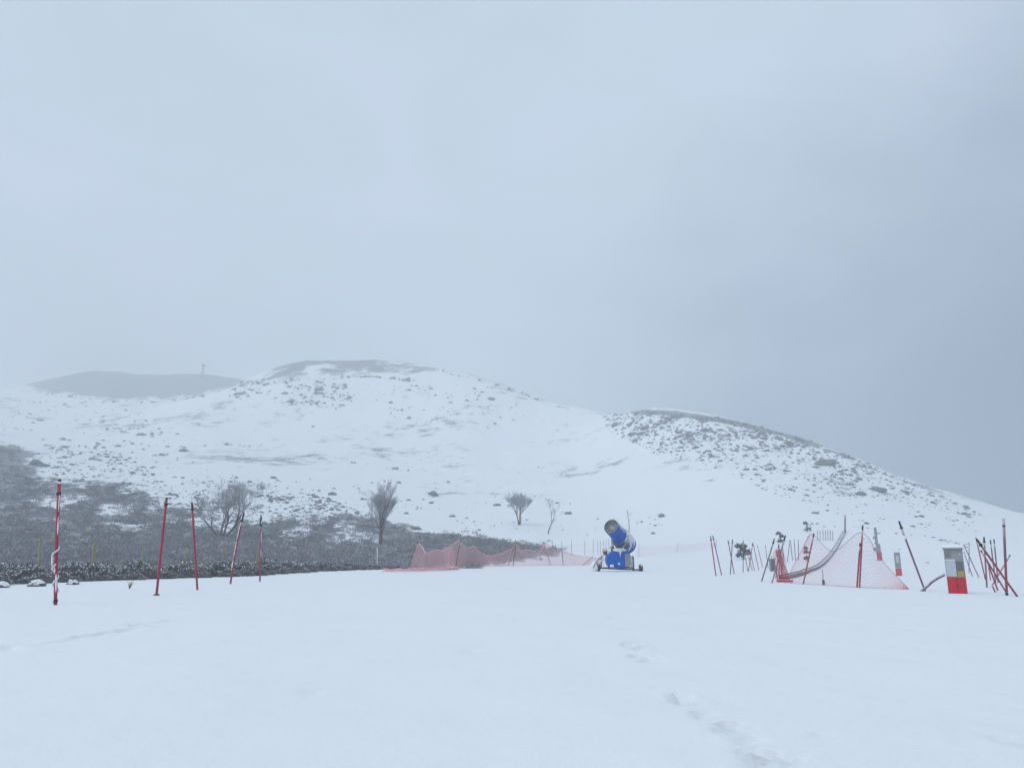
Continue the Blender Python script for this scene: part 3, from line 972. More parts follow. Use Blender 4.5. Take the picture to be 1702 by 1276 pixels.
# ------------------------------------------------------------------ poles
def pole(base, top, rad, mat, label, group, name='marker_pole', depth_lean=0.0, cap=.14, collar=True, bend=0.0, capmat='black', Y=None,
         foot=False, ring2=None, parent=None, cat='pole'):
    p = hit(*base) if Y is None else at_depth(base[0], base[1], Y)
    q = at_depth(top[0], top[1], p.y + depth_lean)
    axis_ = q - p; L = axis_.length; d = axis_ / L
    p2 = p - d * .12                                  # planted in the snow
    if parent is None:
        t = thing(name, p, label, cat, group)
    side = d.cross(Vector((0, 1, 0))).normalized()
    loc = lambda f: (p + d * L * f + side * bend * math.sin(math.pi * max(0, min(1, f))) * L) - (p if parent is None else parent.location)
    fs = [-.12 / L, 0, .15, .3, .45, .6, .75, 1 - cap]
    sh = MB().tube([loc(f) for f in fs], rad, 10)
    par = t if parent is None else parent
    s = sh.build('shaft' if parent is None else 'post', M[mat], par, True)
    up = par if parent is None else s
    if cap > 0:
        MB().tube([loc(1 - cap), loc(1 - cap * .45), loc(1)], [rad * 1.02, rad * 1.02, rad * .95], 10).build('tip', M[capmat], up, True)
    if collar:
        c = 1 - cap
        MB().tube([loc(c) - d * .022, loc(c) - d * .018, loc(c) + d * .018, loc(c) + d * .022], [rad * 1.1, rad * 1.75, rad * 1.75, rad * 1.1], 10).build('collar', M['black'], up, True)
    if foot:
        MB().tube([loc(0) + Vector((0, 0, -.02)), loc(0) + Vector((0, 0, .03))], [rad * 2.6, rad * 2.2], 12).build('base_plate', M['black'], up, True)
    return par, loc, d, L


RG = 'red piste marker poles at left'
t, loc, d, L = pole((92, 1005), (99, 797), .034, 'red', 'tall red pole caked with snow, leftmost of the five piste poles', RG, cap=.0, collar=False, bend=.006)
MB().tube([loc(.985), loc(1.005)], .036, 10).build('tip', M['black'], t, True)
for c in (.885, .03):
    MB().tube([loc(c) - d * .03, loc(c) + d * .03], .046, 10).build('collar', M['black'], t, True)
MB().tube([loc(.94), loc(.985)], .0355, 10).build('shaft_band', M['redfrost'], t, True)
# rope and clinging snow on its lower half
mb = MB(); pts = []
for i in range(60):
    f = .10 + .38 * i / 59; a = i * .36
    pts.append(loc(f) + Vector((math.cos(a) * .05, math.sin(a) * .05, 0)) + Vector((-.045 * math.exp(-((f - .34) / .07) ** 2), 0, 0)))
mb.tube(pts, [.014 + .009 * random.random() for _ in pts], 6); mb.build('twine', M['white'], t, True)
mb = MB()
for f0, f1, off_, w in ((.10, .24, .018, .024), (.24, .30, -.01, .02), (.55, .70, .024, .013), (.74, .9, .026, .012), (.30, .40, -.07, .022), (.02, .05, -.03, .03)):
    ps = [loc(f0 + (f1 - f0) * k / 6) + Vector((off_, -.022, 0)) for k in range(7)]
    MB().tube(ps, [w * (.25 + .75 * math.sin(math.pi * (k + .5) / 7)) * random.uniform(.7, 1.2) for k in range(7)], 7).build('clinging_snow', M['snow'], t, True)

pole((260, 989), (277, 827), .031, 'red', 'bright red pole leaning right with a black foot plate, second from the left', RG, cap=.015, collar=False, foot=True, depth_lean=.2)
t2 = [o for o in col.objects if o.get('label', '').startswith('bright red pole leaning')][0]
p0 = hit(260, 989); q0 = at_depth(277, 827, p0.y + .2); dd = (q0 - p0).normalized(); LL = (q0 - p0).length
MB().tube([dd * LL * .928 - dd * .025, dd * LL * .928 + dd * .025], .05, 10).build('collar', M['black'], t2, True)
pole((328, 980), (319, 835), .030, 'red', 'red pole with a dark top leaning slightly left, third from the left', RG, cap=.08)


def snow_line(t, loc, spans, off_, w):
    mb = MB()
    for f0, f1 in spans:
        n = 9
        ps = [loc(f0 + (f1 - f0) * k / (n - 1)) + Vector((off_, -.012, 0)) for k in range(n)]
        MB().tube(ps, [w * (.3 + .7 * math.sin(math.pi * (k + .5) / n)) * random.uniform(.75, 1.2) for k in range(n)], 6).build('clinging_snow', M['snow'], t, True)


t, loc, d, L = pole((383, 970), (405, 852), .031, 'maroon', 'snow-streaked red pole leaning to the right, fourth from the left', RG, cap=.12, bend=.012)
snow_line(t, loc, [(.18, .34), (.36, .6), (.62, .86), (.9, 1.0)], -.022, .020)
t, loc, d, L = pole((432, 966), (434, 855), .030, 'maroon', 'upright snow-streaked pole with a black top, rightmost of the five piste poles', RG, cap=.17)
snow_line(t, loc, [(.30, .55), (.5, .8), (.84, .92), (.98, 1.01)], .018, .014)

# yellow bamboo stakes behind the scrub
for i, (bx_, by_, tx, ty, lb) in enumerate(((63, 936, 67, 896, 'yellow stake behind the scrub, left of the snow-caked red pole'),
        (153, 938, 157, 897, 'yellow stake behind the scrub between the first and second red poles'),
        (235, 938, 238, 904, 'pale yellow stake just left of the second red pole'), (308, 938, 310, 908, 'faint yellow stake just left of the third red pole'),
        (371, 938, 374, 907, 'faint yellow stake just left of the leaning fourth pole'), (427, 938, 428, 908, 'faint yellow stake beside the upright fifth pole'))):
    pole((bx_, by_ + 8), (tx, ty), .04 if i < 2 else .03, 'bamboo', lb, 'yellow stakes behind the scrub', 'bamboo_stake', cap=.06, collar=False, capmat='bamboo', Y=(36 if i < 2 else 42), cat='stake')
pole((627, 942), (627, 909), .035, 'white', 'thin white post in front of the heath left of the pink net', None, 'thin_post', cap=.05, collar=False, capmat='white', Y=55, cat='post')

# loose poles to the right of the snow gun
PG = 'loose poles stuck in the snow at right'
LOOSE = [
    ((1190, 957), (1181, 891), .026, 'maroon', 'dark red pole leaning left, leftmost of the poles right of the snow gun'),
    ((1199.5, 956), (1184.5, 889.5), .024, 'maroon', 'red pole crossing behind the leftmost pole right of the snow gun'),
    ((1220.4, 953.5), (1210, 897.5), .024, 'greypole', 'grey pole leaning left in the crossed pair'),
    ((1213.8, 954.3), (1217.6, 896), .024, 'greypole', 'grey pole leaning right in the crossed pair'),
    ((1235.2, 951), (1235.2, 897.6), .023, 'greypole', 'upright grey pole in front of the grey snowy bush'),
    ((1243, 949), (1238, 921), .020, 'maroon', 'short pole leaning left in front of the grey snowy bush'),
    ((1244, 949), (1251.3, 901), .024, 'maroon', 'pole leaning right beside the grey snowy bush'),
    ((1250.5, 948), (1243, 919), .020, 'greypole', 'short slanted pole at the right foot of the snowy bush'),
    ((1254, 948), (1245.5, 910.5), .022, 'greypole', 'thin pole slanting left across the right of the snowy bush'),
    ((1261.2, 947), (1252, 904), .022, 'maroon', 'thin reddish pole slanting left, right of the snowy bush'),
    ((1267.7, 943), (1258.7, 906), .022, 'maroon', 'thin reddish pole slanting left, farther right of the bush'),
    ((1276.8, 944), (1272, 906), .022, 'greypole', 'faint thin pole left of the grey meter box'),
    ((1265.8, 966), (1287.2, 895), .024, 'greypole', 'long dark pole leaning right, left of the grey meter box'),
    ((1283, 968.5), (1305.6, 889.3), .024, 'greypole', 'long pole leaning right in front of the red bundled net'),
    ((1289.5, 961), (1294.6, 904), .024, 'greypole', 'short upright pole inside the red bundled net'),
    ((1537.6, 982), (1494, 865.7), .026, 'greypole', 'long dark pole leaning left, left of the red and grey cabinet'),
    ((1616.7, 958), (1602, 917), .018, 'greypole', 'thin short pole right beside the cabinet'),
    ((1627, 959.5), (1602, 904.6), .020, 'greypole', 'thin pole slanting left just right of the cabinet'),
    ((1610.8, 952), (1610.6, 901), .020, 'greypole', 'thin upright pole just right of the cabinet'),
    ((1601, 950), (1594, 903), .018, 'greypole', 'pole mostly hidden behind the cabinet, its tip showing above'),
    ((1638, 963), (1622, 893), .023, 'maroon', 'reddish pole leaning left, first of the tangle at the right edge'),
    ((1691, 991), (1623.5, 896), .024, 'maroon', 'long dark pole slanting across the whole tangle at the right edge'),
    ((1673, 985), (1630, 914), .021, 'maroon', 'reddish pole slanting parallel below the long dark one'),
    ((1658.6, 981), (1640, 930), .021, 'maroon', 'short reddish pole leaning left in the middle of the tangle'),
    ((1640.4, 976), (1635.4, 892), .024, 'greypole', 'nearly upright dark pole at the left of the tangle'),
    ((1655, 968), (1646, 897), .022, 'greypole', 'grey pole leaning slightly left in the tangle, the left of two'),
    ((1659, 968), (1652, 895.5), .022, 'greypole', 'grey pole leaning slightly left in the tangle, the right of two'),
    ((1648.7, 973), (1679, 922), .021, 'maroon', 'red pole leaning right, crossing the tangle at the right edge'),
    ((1654.5, 984), (1650, 974.5), .018, 'maroon', 'stub of a pole poking out below the tangle'),
    ((1646.5, 964), (1643, 942), .018, 'maroon', 'short stub of pole in the middle of the tangle'),
]
for bpx, tpx, r_, m_, lb in LOOSE:
    cp = .10 if r_ > .021 else .05
    t, loc, d, L = pole(bpx, tpx, r_, m_, lb, PG, 'loose_pole', cap=cp, collar=r_ > .023, depth_lean=random.uniform(-.15, .25))
    if 'left of the red and grey cabinet' in lb:
        MB().tube([loc(.74), loc(.755), loc(.775), loc(.79)], [.03, .042, .04, .028], 8).build('clinging_snow', M['snow'], t, True)
t, loc, d, L = pole((1673.5, 989), (1668, 861.5), .029, 'maroon', 'tall upright pole, red below and dark above, at the right edge', PG, 'loose_pole', cap=.0, collar=False)
MB().tube([loc(.45), loc(.7), loc(1)], .0295, 10).build('tip', M['greypole'], t, True)
MB().tube([loc(.9) - d * .02, loc(.9) + d * .02], .037, 10).build('collar', M['black'], t, True)
MB().tube([loc(0.0), loc(.03)], .036, 10).build('socket', M['black'], t, True)

# distant thin poles seen through the net
for i, (x0, y0, x1, y1) in enumerate(((1303, 931, 1300, 903), (1309, 931, 1313, 897), (1317, 929, 1314, 899), (1322, 929, 1320, 896), (1327, 928, 1327, 897))):
    pole((x0, y0), (x1, y1), .03, 'greypole', 'faint thin distant pole, number %s from left behind the red net' % ('one', 'two', 'three', 'four', 'five')[i],
         'distant poles behind the net', 'loose_pole', cap=.06, collar=False, Y=66)

# the bent pipe between the leaning pole and the cabinet
p = hit(1532, 982); Yp = p.y
pts = [at_depth(1530, 984, Yp - .05), at_depth(1540, 975, Yp), at_depth(1549, 966.5, Yp), at_depth(1560, 959.5, Yp), at_depth(1573, 953.5, Yp)]
t = thing('bent_pipe', p, 'curved dark pipe arching from the snow towards the cabinet', 'pipe')
MB().tube([q - p for q in pts], .036, 10).build('pipe', M['greypole'], t, True)
MB().tube([pts[-1] - p - Vector((.06, 0, .03)), pts[-1] - p + Vector((.012, 0, .005))], .041, 10).build('end_collar', M['black'], t, True)


# ------------------------------------------------------------------ netting
def netting(name, S, nu, nv, rad, mat, parent, loc0, skip=None):
    """S(u,v)->point; diamond mesh of strings"""
    V = []; F = []
    tri = [(math.cos(a), math.sin(a)) for a in (0.5, 2.6, 4.7)]

    def seg(p, q):
        d = (q - p)
        if d.length < 1e-6: return
        d.normalize()
        a = d.cross(Vector((0, 1, .2))).normalized(); b = d.cross(a)
        k = len(V)
        for e in (p, q):
            for c, s_ in tri: V.append(e + (a * c + b * s_) * rad)
        for j in range(3):
            j2 = (j + 1) % 3
            F.append((k + j, k + j2, k + 3 + j2, k + 3 + j))
    P = {}

    def g(i, j):
        if (i, j) not in P: P[i, j] = S(i / nu, j / nv) - loc0
        return P[i, j]
    for i in range(nu + 1):
        for j in range(nv + 1):
            if (i + j) % 2: continue
            for di in (1, -1):
                if 0 <= i + di <= nu and j + 1 <= nv:
                    if skip and skip((i + .5 * di) / nu, (j + .5) / nv): continue
                    seg(g(i, j), g(i + di, j + 1))
    me_ = mesh_np(name, np.array([tuple(v) for v in V]), np.array(F), mat)
    return link(name, me_, parent)


def curve(pts):
    pts = [Vector(p) for p in pts]
    cum = [0]
    for a, b in zip(pts[:-1], pts[1:]): cum.append(cum[-1] + (b - a).length)
    T = cum[-1]

    def f(u):
        s = u * T
        for i in range(len(pts) - 1):
            if s <= cum[i + 1] + 1e-9:
                t = (s - cum[i]) / max(1e-9, cum[i + 1] - cum[i])
                p0, p1, p2, p3 = pts[max(0, i - 1)], pts[i], pts[i + 1], pts[min(len(pts) - 1, i + 2)]
                return .5 * ((2 * p1) + (p2 - p0) * t + (2 * p0 - 5 * p1 + 4 * p2 - p3) * t * t + (3 * p1 - 3 * p2 + p3 - p0) * t ** 3)
        return pts[-1]
    return f


def net_fence(label, base_pts, top_pts, cell, rad, mat, posts, ropes=True, fold=.12, group=None, post_mat='maroon', post_r=.025, Yfix=None, seed=0, rag=0.0):
    B = [hit(*b) if Yfix is None else at_depth(b[0], b[1], Yfix) for b in base_pts]
    T = [at_depth(t[0], t[1], b.y + .05) for t, b in zip(top_pts, B)]
    root = thing('safety_net', B[0], label, 'net', group)
    cb, ct = curve(B), curve(T)
    length = sum((b - a).length for a, b in zip(B[:-1], B[1:])); hgt = max((a - b).length for a, b in zip(B, T))
    rr = random.Random(seed); ph = [rr.uniform(0, 6.28) for _ in range(4)]

    def S(u, v):
        b, t = cb(u), ct(u)
        p = b.lerp(t, v)
        w = fold * math.sin(math.pi * min(1, v * 1.15 + .02))
        p.y += w * (math.sin(u * length * 2.1 + ph[0] + v * 1.3) + .6 * math.sin(u * length * 5.3 + ph[1]))
        p.z += .5 * fold * math.sin(u * length * 1.3 + ph[2]) * v * (1 - v) * 2
        if rag: p.z += rag * v * v * float(fbm(np.array([u * length * .55 + seed]), np.array([seed * 3.1]), 4)[0])
        return p
    nu = max(4, int(length / cell)); nv = max(4, int(hgt / cell))
    netting('net', S, nu, nv, rad, M[mat], root, B[0])
    if ropes:
        for v in (0, 1):
            MB().tube([S(i / 60, v) - B[0] for i in range(61)], rad * 2.2, 4, False).build('edge_rope', M['rope' if mat == 'netsoft' else 'netfrost'], root)
    for pb, pt in posts:
        pole(pb, pt, post_r, post_mat, None, None, cap=.08, collar=False, parent=root, Y=None if Yfix is None else Yfix)
    return root


# near net at right, hung on three posts
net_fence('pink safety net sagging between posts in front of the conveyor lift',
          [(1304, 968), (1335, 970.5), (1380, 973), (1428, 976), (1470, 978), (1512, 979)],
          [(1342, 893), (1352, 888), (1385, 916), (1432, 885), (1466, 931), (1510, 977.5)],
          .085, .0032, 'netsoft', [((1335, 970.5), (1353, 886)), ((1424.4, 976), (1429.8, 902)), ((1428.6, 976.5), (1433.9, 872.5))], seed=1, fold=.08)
# red bundle gathered on a pole
p = hit(1299, 967)
bun = thing('bundled_net', p, 'bright red bundle of gathered netting hanging at the left end of the pink net', 'net')
s_ = p.y / FPX


def SB(u, v):
    top = Vector((-.10 + .20 * u, 0, 1.12 + .10 * math.sin(u * 3))); bot = Vector((-.17 + .50 * u, 0, -.02))
    q = bot.lerp(top, v); q.y = .16 * math.sin(u * 21 + v * 2) + .05
    q.x += .05 * math.sin(u * 17 + v * 5)
    return q


netting('net', SB, 60, 26, .0045, M['net'], bun, Vector((0, 0, 0)))
mb = MB()
for k in range(7):
    u = (k + .5) / 7
    mb.tube([SB(u, v / 10) + Vector((.03 * math.sin(v + k), .03, 0)) for v in range(11)], .008, 4, False)
mb.build('gathered_cord', M['net'], bun)
mb = MB()
for k in range(9):
    a = random.uniform(0, 6.28)
    mb.tube([Vector((.1 + .32 * math.sin(j * .8 + a), -.1 - .1 * math.cos(j * 1.3 + a), .04 + .03 * math.sin(j))) for j in range(9)], .008, 4, False)
mb.build('net_heap', M['net'], bun)

# long net along the far rim, left of the snow gun
Bp = [(681, 947), (712, 947.5), (740, 946.5), (764, 944), (790, 942), (822, 941), (845, 940), (880, 939.5), (915, 939), (960, 938.5), (1003, 939)]
Tp = [(694, 903), (712, 914), (738, 909), (764, 902), (790, 909), (806, 918), (822, 919), (848, 909), (880, 904), (915, 908), (960, 922), (1003, 930)]
Bp = [(681, 947), (697, 947.3), (712, 947.5), (740, 946.5), (757, 944.5), (765, 944), (780, 942.8), (792, 942), (803, 941.5), (812, 941.2), (822, 941), (845, 940), (853, 940), (868, 939.7), (880, 939.5), (900, 939.2), (906, 939.2), (920, 939), (936, 939), (960, 938.5), (1003, 939)]
Tp = [(694, 903), (703, 910), (712, 914), (736, 912), (752, 908), (764, 899), (776, 909), (790, 908), (797, 916), (806, 921), (818, 922), (846, 916), (857, 901), (866, 912), (880, 911), (896, 913), (904, 904), (920, 914), (935, 915), (960, 922), (1003, 930)]
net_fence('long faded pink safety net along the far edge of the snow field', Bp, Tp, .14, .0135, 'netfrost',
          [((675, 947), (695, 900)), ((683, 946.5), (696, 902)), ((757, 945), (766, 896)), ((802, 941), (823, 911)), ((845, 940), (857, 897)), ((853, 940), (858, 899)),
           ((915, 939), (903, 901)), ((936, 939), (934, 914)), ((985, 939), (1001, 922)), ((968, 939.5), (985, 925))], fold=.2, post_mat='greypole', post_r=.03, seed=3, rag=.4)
# net collapsed on the snow in front of its left end
p = hit(700, 950)
fl = thing('fallen_net', p, 'collapsed strip of pink netting on the snow at the left end of the long net', 'net')
cl_ = [hit(*q) for q in ((638, 950.5), (662, 950.5), (690, 950), (715, 949), (740, 948.5), (762, 947.5))]
cf = curve(cl_)


def SF(u, v):
    q = cf(u).copy(); q.y += (v - .5) * 1.6; q.z = float(zq(q.x, q.y)) + .05 + .13 * abs(math.sin(u * 31 + v * 4)) * math.sin(math.pi * v)
    return q


netting('net', SF, 90, 10, .010, M['netfrost'], fl, p)
mb = MB().tube([SF(i / 40, .3) - p + Vector((0, 0, .05)) for i in range(41)], .03, 5, False)
mb.build('edge_rope', M['netfrost'], fl)
# pale net running up the piste behind the gun
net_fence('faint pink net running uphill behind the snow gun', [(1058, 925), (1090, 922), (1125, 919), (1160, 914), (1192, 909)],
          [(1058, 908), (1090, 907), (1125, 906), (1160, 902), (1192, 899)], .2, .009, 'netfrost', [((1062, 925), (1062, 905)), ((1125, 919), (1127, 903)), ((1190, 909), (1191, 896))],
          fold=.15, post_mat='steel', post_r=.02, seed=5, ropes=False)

# grey paling fence in the gully behind the net
gate = thing('paling_fence', at_depth(905, 924, 88), 'faint grey paling fence in the dip left of the snow gun', 'fence')
o0 = gate.location.copy()
for i, x in enumerate((905, 918, 934, 950, 972, 986, 994, 998, 1003, 1007, 1012)):
    b_ = at_depth(x, 926, 88); t_ = at_depth(x + random.uniform(-.5, .5), 896 + random.uniform(0, 5) - 2 * (x > 980), 88)
    MB().tube([b_ - o0, t_ - o0], .032 if i < 5 else .026, 6).build('post', M['steel'], gate)
for yy in (905, 915):
    MB().tube([at_depth(905, yy + 2, 88.1) - o0, at_depth(1012, yy - 1, 88.1) - o0], .011, 5).build('rail', M['steel'], gate)
# far fence upslope at right
ff = thing('wire_fence', hit(1357, 898), 'faint row of fence posts on the slope above the pink net', 'fence')
o0 = ff.location.copy()
for x in (1359, 1363, 1368, 1372, 1376, 1380, 1384):
    b_ = hit(x, 898); MB().tube([b_ - o0 - Vector((0, 0, .1)), at_depth(x, 881 + random.uniform(-1, 1), b_.y) - o0], .035, 6).build('post', M['greypole'], ff)
MB().tube([hit(x, 898) - o0 + Vector((0, 0, .9)) for x in (1359, 1368, 1376, 1384)], .012, 4).build('wire', M['greypole'], ff)
# mast on the far left hill
pm = hit(336, 629)
ms = thing('radio_mast', pm, 'faint mast on the skyline of the distant left hill', 'mast')
hh_ = 22 * pm.y / FPX
for dx in (-1.0, 1.0):
    MB().tube([(dx, 0, -.5), (dx * .5, 0, hh_)], [.28, .18], 6).build('leg', M['greypole'], ms)
mb = MB()
for k in range(5):
    z0, z1 = hh_ * k / 5, hh_ * (k + 1) / 5
    mb.tube([(-1 + .5 * k / 5, 0, z0), (1 - .5 * (k + 1) / 5, 0, z1)], .1, 4); mb.tube([(1 - .5 * k / 5, 0, z0), (-1 + .5 * (k + 1) / 5, 0, z1)], .1, 4)
mb.build('bracing', M['greypole'], ms)
MB().box((0, 0, hh_ + .7), (2.6, 1.2, 1.3)).build('antenna_box', M['greypole'], ms)

# ------------------------------------------------------------------ conveyor lift running uphill
path = [hit(*q) for q in ((1303, 962), (1318, 958.5), (1336, 953), (1352, 946.5), (1365, 939), (1376, 928), (1386, 915), (1394, 902), (1400, 891), (1404, 883))]
con = thing('conveyor_lift', path[0], 'dark narrow conveyor lift curving up the piste behind the pink net', 'ski lift')
cf2 = curve(path)
n = 60
VB, FB = [], []
VL, FL, VR, FR = [], [], [], []
P_, N_ = [], []
for i in range(n + 1):
    q = cf2(i / n); t_ = cf2(min(1, i / n + .01)) - cf2(max(0, i / n - .01)); t_.z = 0; t_.normalize()
    P_.append(Vector((q.x, q.y, float(zq(q.x, q.y)) + .14))); N_.append(Vector((t_.y, -t_.x, 0)))


def strip(off0, off1, z0, z1):
    mb = MB()
    V = []; F = []
    for q, nn in zip(P_, N_):
        for o_, z_ in ((off0, z0), (off1, z0), (off1, z1), (off0, z1)):
            V.append(q + nn * o_ + Vector((0, 0, z_)) - path[0])
    for i in range(n):
        for k in range(4):
            k2 = (k + 1) % 4
            F.append((4 * i + k, 4 * i + k2, 4 * i + 4 + k2, 4 * i + 4 + k))
    F += [(3, 2, 1, 0), (4 * n, 4 * n + 1, 4 * n + 2, 4 * n + 3)]
    return mb.add(V, F)


strip(-.15, .15, -.1, -.02).build('belt', M['belt'], con)
strip(.16, .20, -.20, .03).build('side_rail', M['dark'], con)
strip(-.20, -.16, -.20, .03).build('side_rail', M['dark'], con)
pole((1404.5, 886), (1404.5, 856), .10, 'greypole', 'thin grey post at the top end of the conveyor lift', None, 'lift_post', cap=.06, collar=False, capmat='greypole', cat='post')

# ------------------------------------------------------------------ snow-making posts and boxes
def rbox(mb_c, size, name, mat, parent, bev=.012):
    return MB().box(mb_c, size).build(name, M[mat], parent, bevel=bev)


# big red and grey cabinet
p = hit(1593, 986); s_ = p.y / FPX / CP
cab = thing('valve_cabinet', p, 'grey snow-making cabinet with two red lower doors and a yellow sticker', 'cabinet', None, math.radians(-28))
W_c, H_c, D_c = 32 * s_ * .80, 69.5 * s_, .36
rbox((0, D_c / 2, H_c * .5 - .04), (W_c, D_c, H_c + .08 - .06), 'body', 'cab_grey', cab)
rbox((0, D_c / 2 - .02, H_c - .015), (W_c + .05, D_c + .08, .035), 'roof', 'cab_grey', cab)
mb = MB(); mb.box((0, D_c / 2 - .02, H_c + .04), (W_c + .06, D_c + .10, .075)); mb.build('roof_snow', M['snow'], cab, True, .025, 3)
rh = H_c * .345
for sx in (-1, 1):
    dr = rbox((sx * W_c * .25, -.014, rh / 2 - .01), (W_c * .485, .024, rh), 'door', 'cab_red', cab, .006)
    MB().box((sx * W_c * .04, -.03, rh * .5), (.012, .016, .06)).build('handle', M['dark'], dr)
MB().box((0, -.006, rh / 2), (.008, .014, rh)).build('door_gap', M['black'], cab)
pl = rbox((-W_c * .22, -.016, rh + H_c * .205), (W_c * .53, .028, H_c * .36), 'panel', 'cab_light', cab, .006)
MB().box((-W_c * .02, -.04, rh + H_c * .17), (.035, .02, .04)).build('lock', M['white'], pl)
mb = MB(); mb.box((-W_c * .22, -.022, rh + H_c * .392), (W_c * .55, .05, .02)); mb.build('panel_snow', M['snow'], cab, True, .008, 2)
rbox((W_c * .26, -.008, rh + H_c * .22), (W_c * .36, .014, H_c * .27), 'recess_panel', 'cab_dark', cab, .003)
rbox((W_c * .27, -.020, rh + H_c * .085), (W_c * .36, .010, H_c * .125), 'sticker', 'yellow', cab, .002)
rbox((0, -.010, rh + .012), (W_c * .98, .018, .022), 'trim', 'pinkred', cab, .003)
mb = MB()
for k in range(5):
    mb.box((-W_c * .3 + k * .0, -.004, H_c * .90 - .03 * k), (W_c * .3, .01, .008))
mb.build('vent', M['cab_dark'], cab)
MB().box((W_c * .33, -.012, H_c * .86), (.03, .02, .03)).build('lamp', M['white'], cab)
# snow plastered on its left flank
bm = bmesh.new(); bmesh.ops.create_grid(bm, x_segments=10, y_segments=14, size=.5)
for v in bm.verts:
    a_, b_ = v.co.x, v.co.y
    th = .012 + .03 * random.random() * (1 - abs(a_) * 1.6)
    v.co = Vector((-W_c / 2 - max(.004, th), D_c * (.5 + a_ * .98), H_c * (.45 + b_ * .88)))
me_ = bpy.data.meshes.new('flank_snow'); bm.to_mesh(me_); bm.free(); me_.materials.append(M['snow'])
fs_ = link('flank_snow', me_, cab)
mod = fs_.modifiers.new('thick', 'SOLIDIFY'); mod.thickness = .02; mod.offset = 0

# slim hydrant post, grey above and red below
p = hit(1494.5, 956.5); s_ = p.y / FPX / CP
hy = thing('hydrant_box', p, 'slim hydrant post, grey above and faded red below, left of the leaning pole', 'hydrant', None, math.radians(-24))
Hh = 36 * s_; Wd = 8.6 * s_
rbox((0, 0, Hh * .16 - .03), (Wd, Wd * .9, Hh * .33 + .06), 'lower_box', 'pinkred', hy)
rbox((0, 0, Hh * .665), (Wd * .97, Wd * .87, Hh * .66), 'upper_box', 'cab_grey', hy)
mb = MB(); mb.box((0, 0, Hh + .02), (Wd * 1.05, Wd, .05)); mb.build('cap_snow', M['snow'], hy, True, .018, 2)
MB().box((0, -Wd * .45, Hh * .7), (Wd * .5, .02, Hh * .3)).build('hatch', M['cab_light'], hy)

# column with brackets behind the net
p = hit(1462.5, 931); s_ = p.y / FPX / CP
cn = thing('service_column', p, 'grey service column with side boxes and a pink base behind the net', 'column', None, math.radians(-8))
rbox((0, 0, 6 * s_), (6.5 * s_, 6 * s_, 14 * s_), 'base_box', 'pinkred', cn, .02)
rbox((-.5 * s_, 0, 19 * s_), (5.6 * s_, 5 * s_, 13 * s_), 'middle_box', 'cab_grey', cn, .02)
rbox((-2.2 * s_, 0, 38 * s_), (3.4 * s_, 3.4 * s_, 26 * s_), 'mast', 'cab_grey', cn, .02)
for (x_, z_, w_, h_) in ((-5.5, 17, 5.5, 5), (-5.2, 35, 3.2, 4), (2.0, 42, 5.5, 1.4), (-4.5, 26.5, 3, 2)):
    rbox((x_ * s_, -.05, z_ * s_), (w_ * s_, 3 * s_, h_ * s_), 'side_box', 'cab_grey', cn, .015)
mb = MB(); mb.box((-2.2 * s_, 0, 51.6 * s_), (4 * s_, 4 * s_, 1.4 * s_)); mb.build('cap_snow', M['snow'], cn, True, .02, 2)

# grey meter box at the left end of the net
p = hit(1284.5, 952); s_ = p.y / FPX / CP
gb = thing('meter_box', p, 'small dark grey meter box on a snowy plinth left of the red bundled net', 'box')
rbox((0, 0, .02), (9.5 * s_, 9 * s_, 4 * s_), 'plinth', 'snow', gb, .03)
rbox((0, 0, 12 * s_), (7.6 * s_, 7 * s_, 21 * s_), 'case', 'cab_grey', gb, .015)
rbox((0, -3.55 * s_, 12 * s_), (6 * s_, .02, 17 * s_), 'lid', 'cab_dark', gb, .004)
mb = MB(); mb.box((0, 0, 23 * s_), (8.2 * s_, 7.4 * s_, 1.6 * s_)); mb.build('cap_snow', M['snow'], gb, True, .02, 2)
MB().tube([(0, 0, 23.5 * s_), (0, 0, 26 * s_)], .03, 8).build('knob', M['dark'], gb)
# dark stub on the snow inside the net
p = hit(1369, 971.5)
sb = thing('stub_post', p, 'tiny dark stub sticking out of the snow under the pink net', 'stub')
MB().tube([(0, 0, -.05), (0, 0, .16)], [.05, .045], 8).build('stub', M['dark'], sb)
MB().tube([(0, 0, .15), (0, 0, .5)], .012, 6).build('rod', M['greypole'], sb)

# ------------------------------------------------------------------ the snow gun
pg = hit(1030, 949); g = pg.y / FPX / CP
gun = thing('snow_gun', pg, 'blue wheeled fan snow gun with a grey barrel mouth, dusted with snow', 'snow gun')


def gp(px, py, y=0.0): return Vector(((px - 1030) * g, y, (949 - py) * g))


fr = MB()
fr.tube([gp(997, 944.0), gp(1064, 947.0)], .042, 8)
fr.build('axle', M['dark'], gun, True)
fr = MB()
for yy in (-.45, .45):
    fr.box(gp(1027, 943.6, yy), (42 * g, .06, .065))
for xx in (1006, 1027, 1048):
    fr.box(gp(xx, 943.6, 0), (.09, .9, .085))
fr.box(gp(1018, 944, -1.05), (.09, 1.2, .08))
fr.build('chassis', M['dark'], gun, bevel=.008)
for xx, yy, rr in ((997, 942.0, .27), (1063.5, 945.2, .24)):
    c = gp(xx, yy, 0); c.z = max(c.z, rr - .06)
    wh = MB().lathe([(-.075, rr * .62), (-.085, rr * .85), (-.06, rr), (.06, rr), (.085, rr * .85), (.075, rr * .62)], c, (1, .06, 0), 28).build('wheel', M['tyre'], gun, True)
    MB().lathe([(-.06, .02), (-.07, rr * .3), (-.03, rr * .45), (-.06, rr * .63), (.06, rr * .63), (.03, rr * .45), (.07, rr * .3), (.06, .02)], c, (1, .06, 0), 20, True, True).build('rim', M['steel'], wh, True)
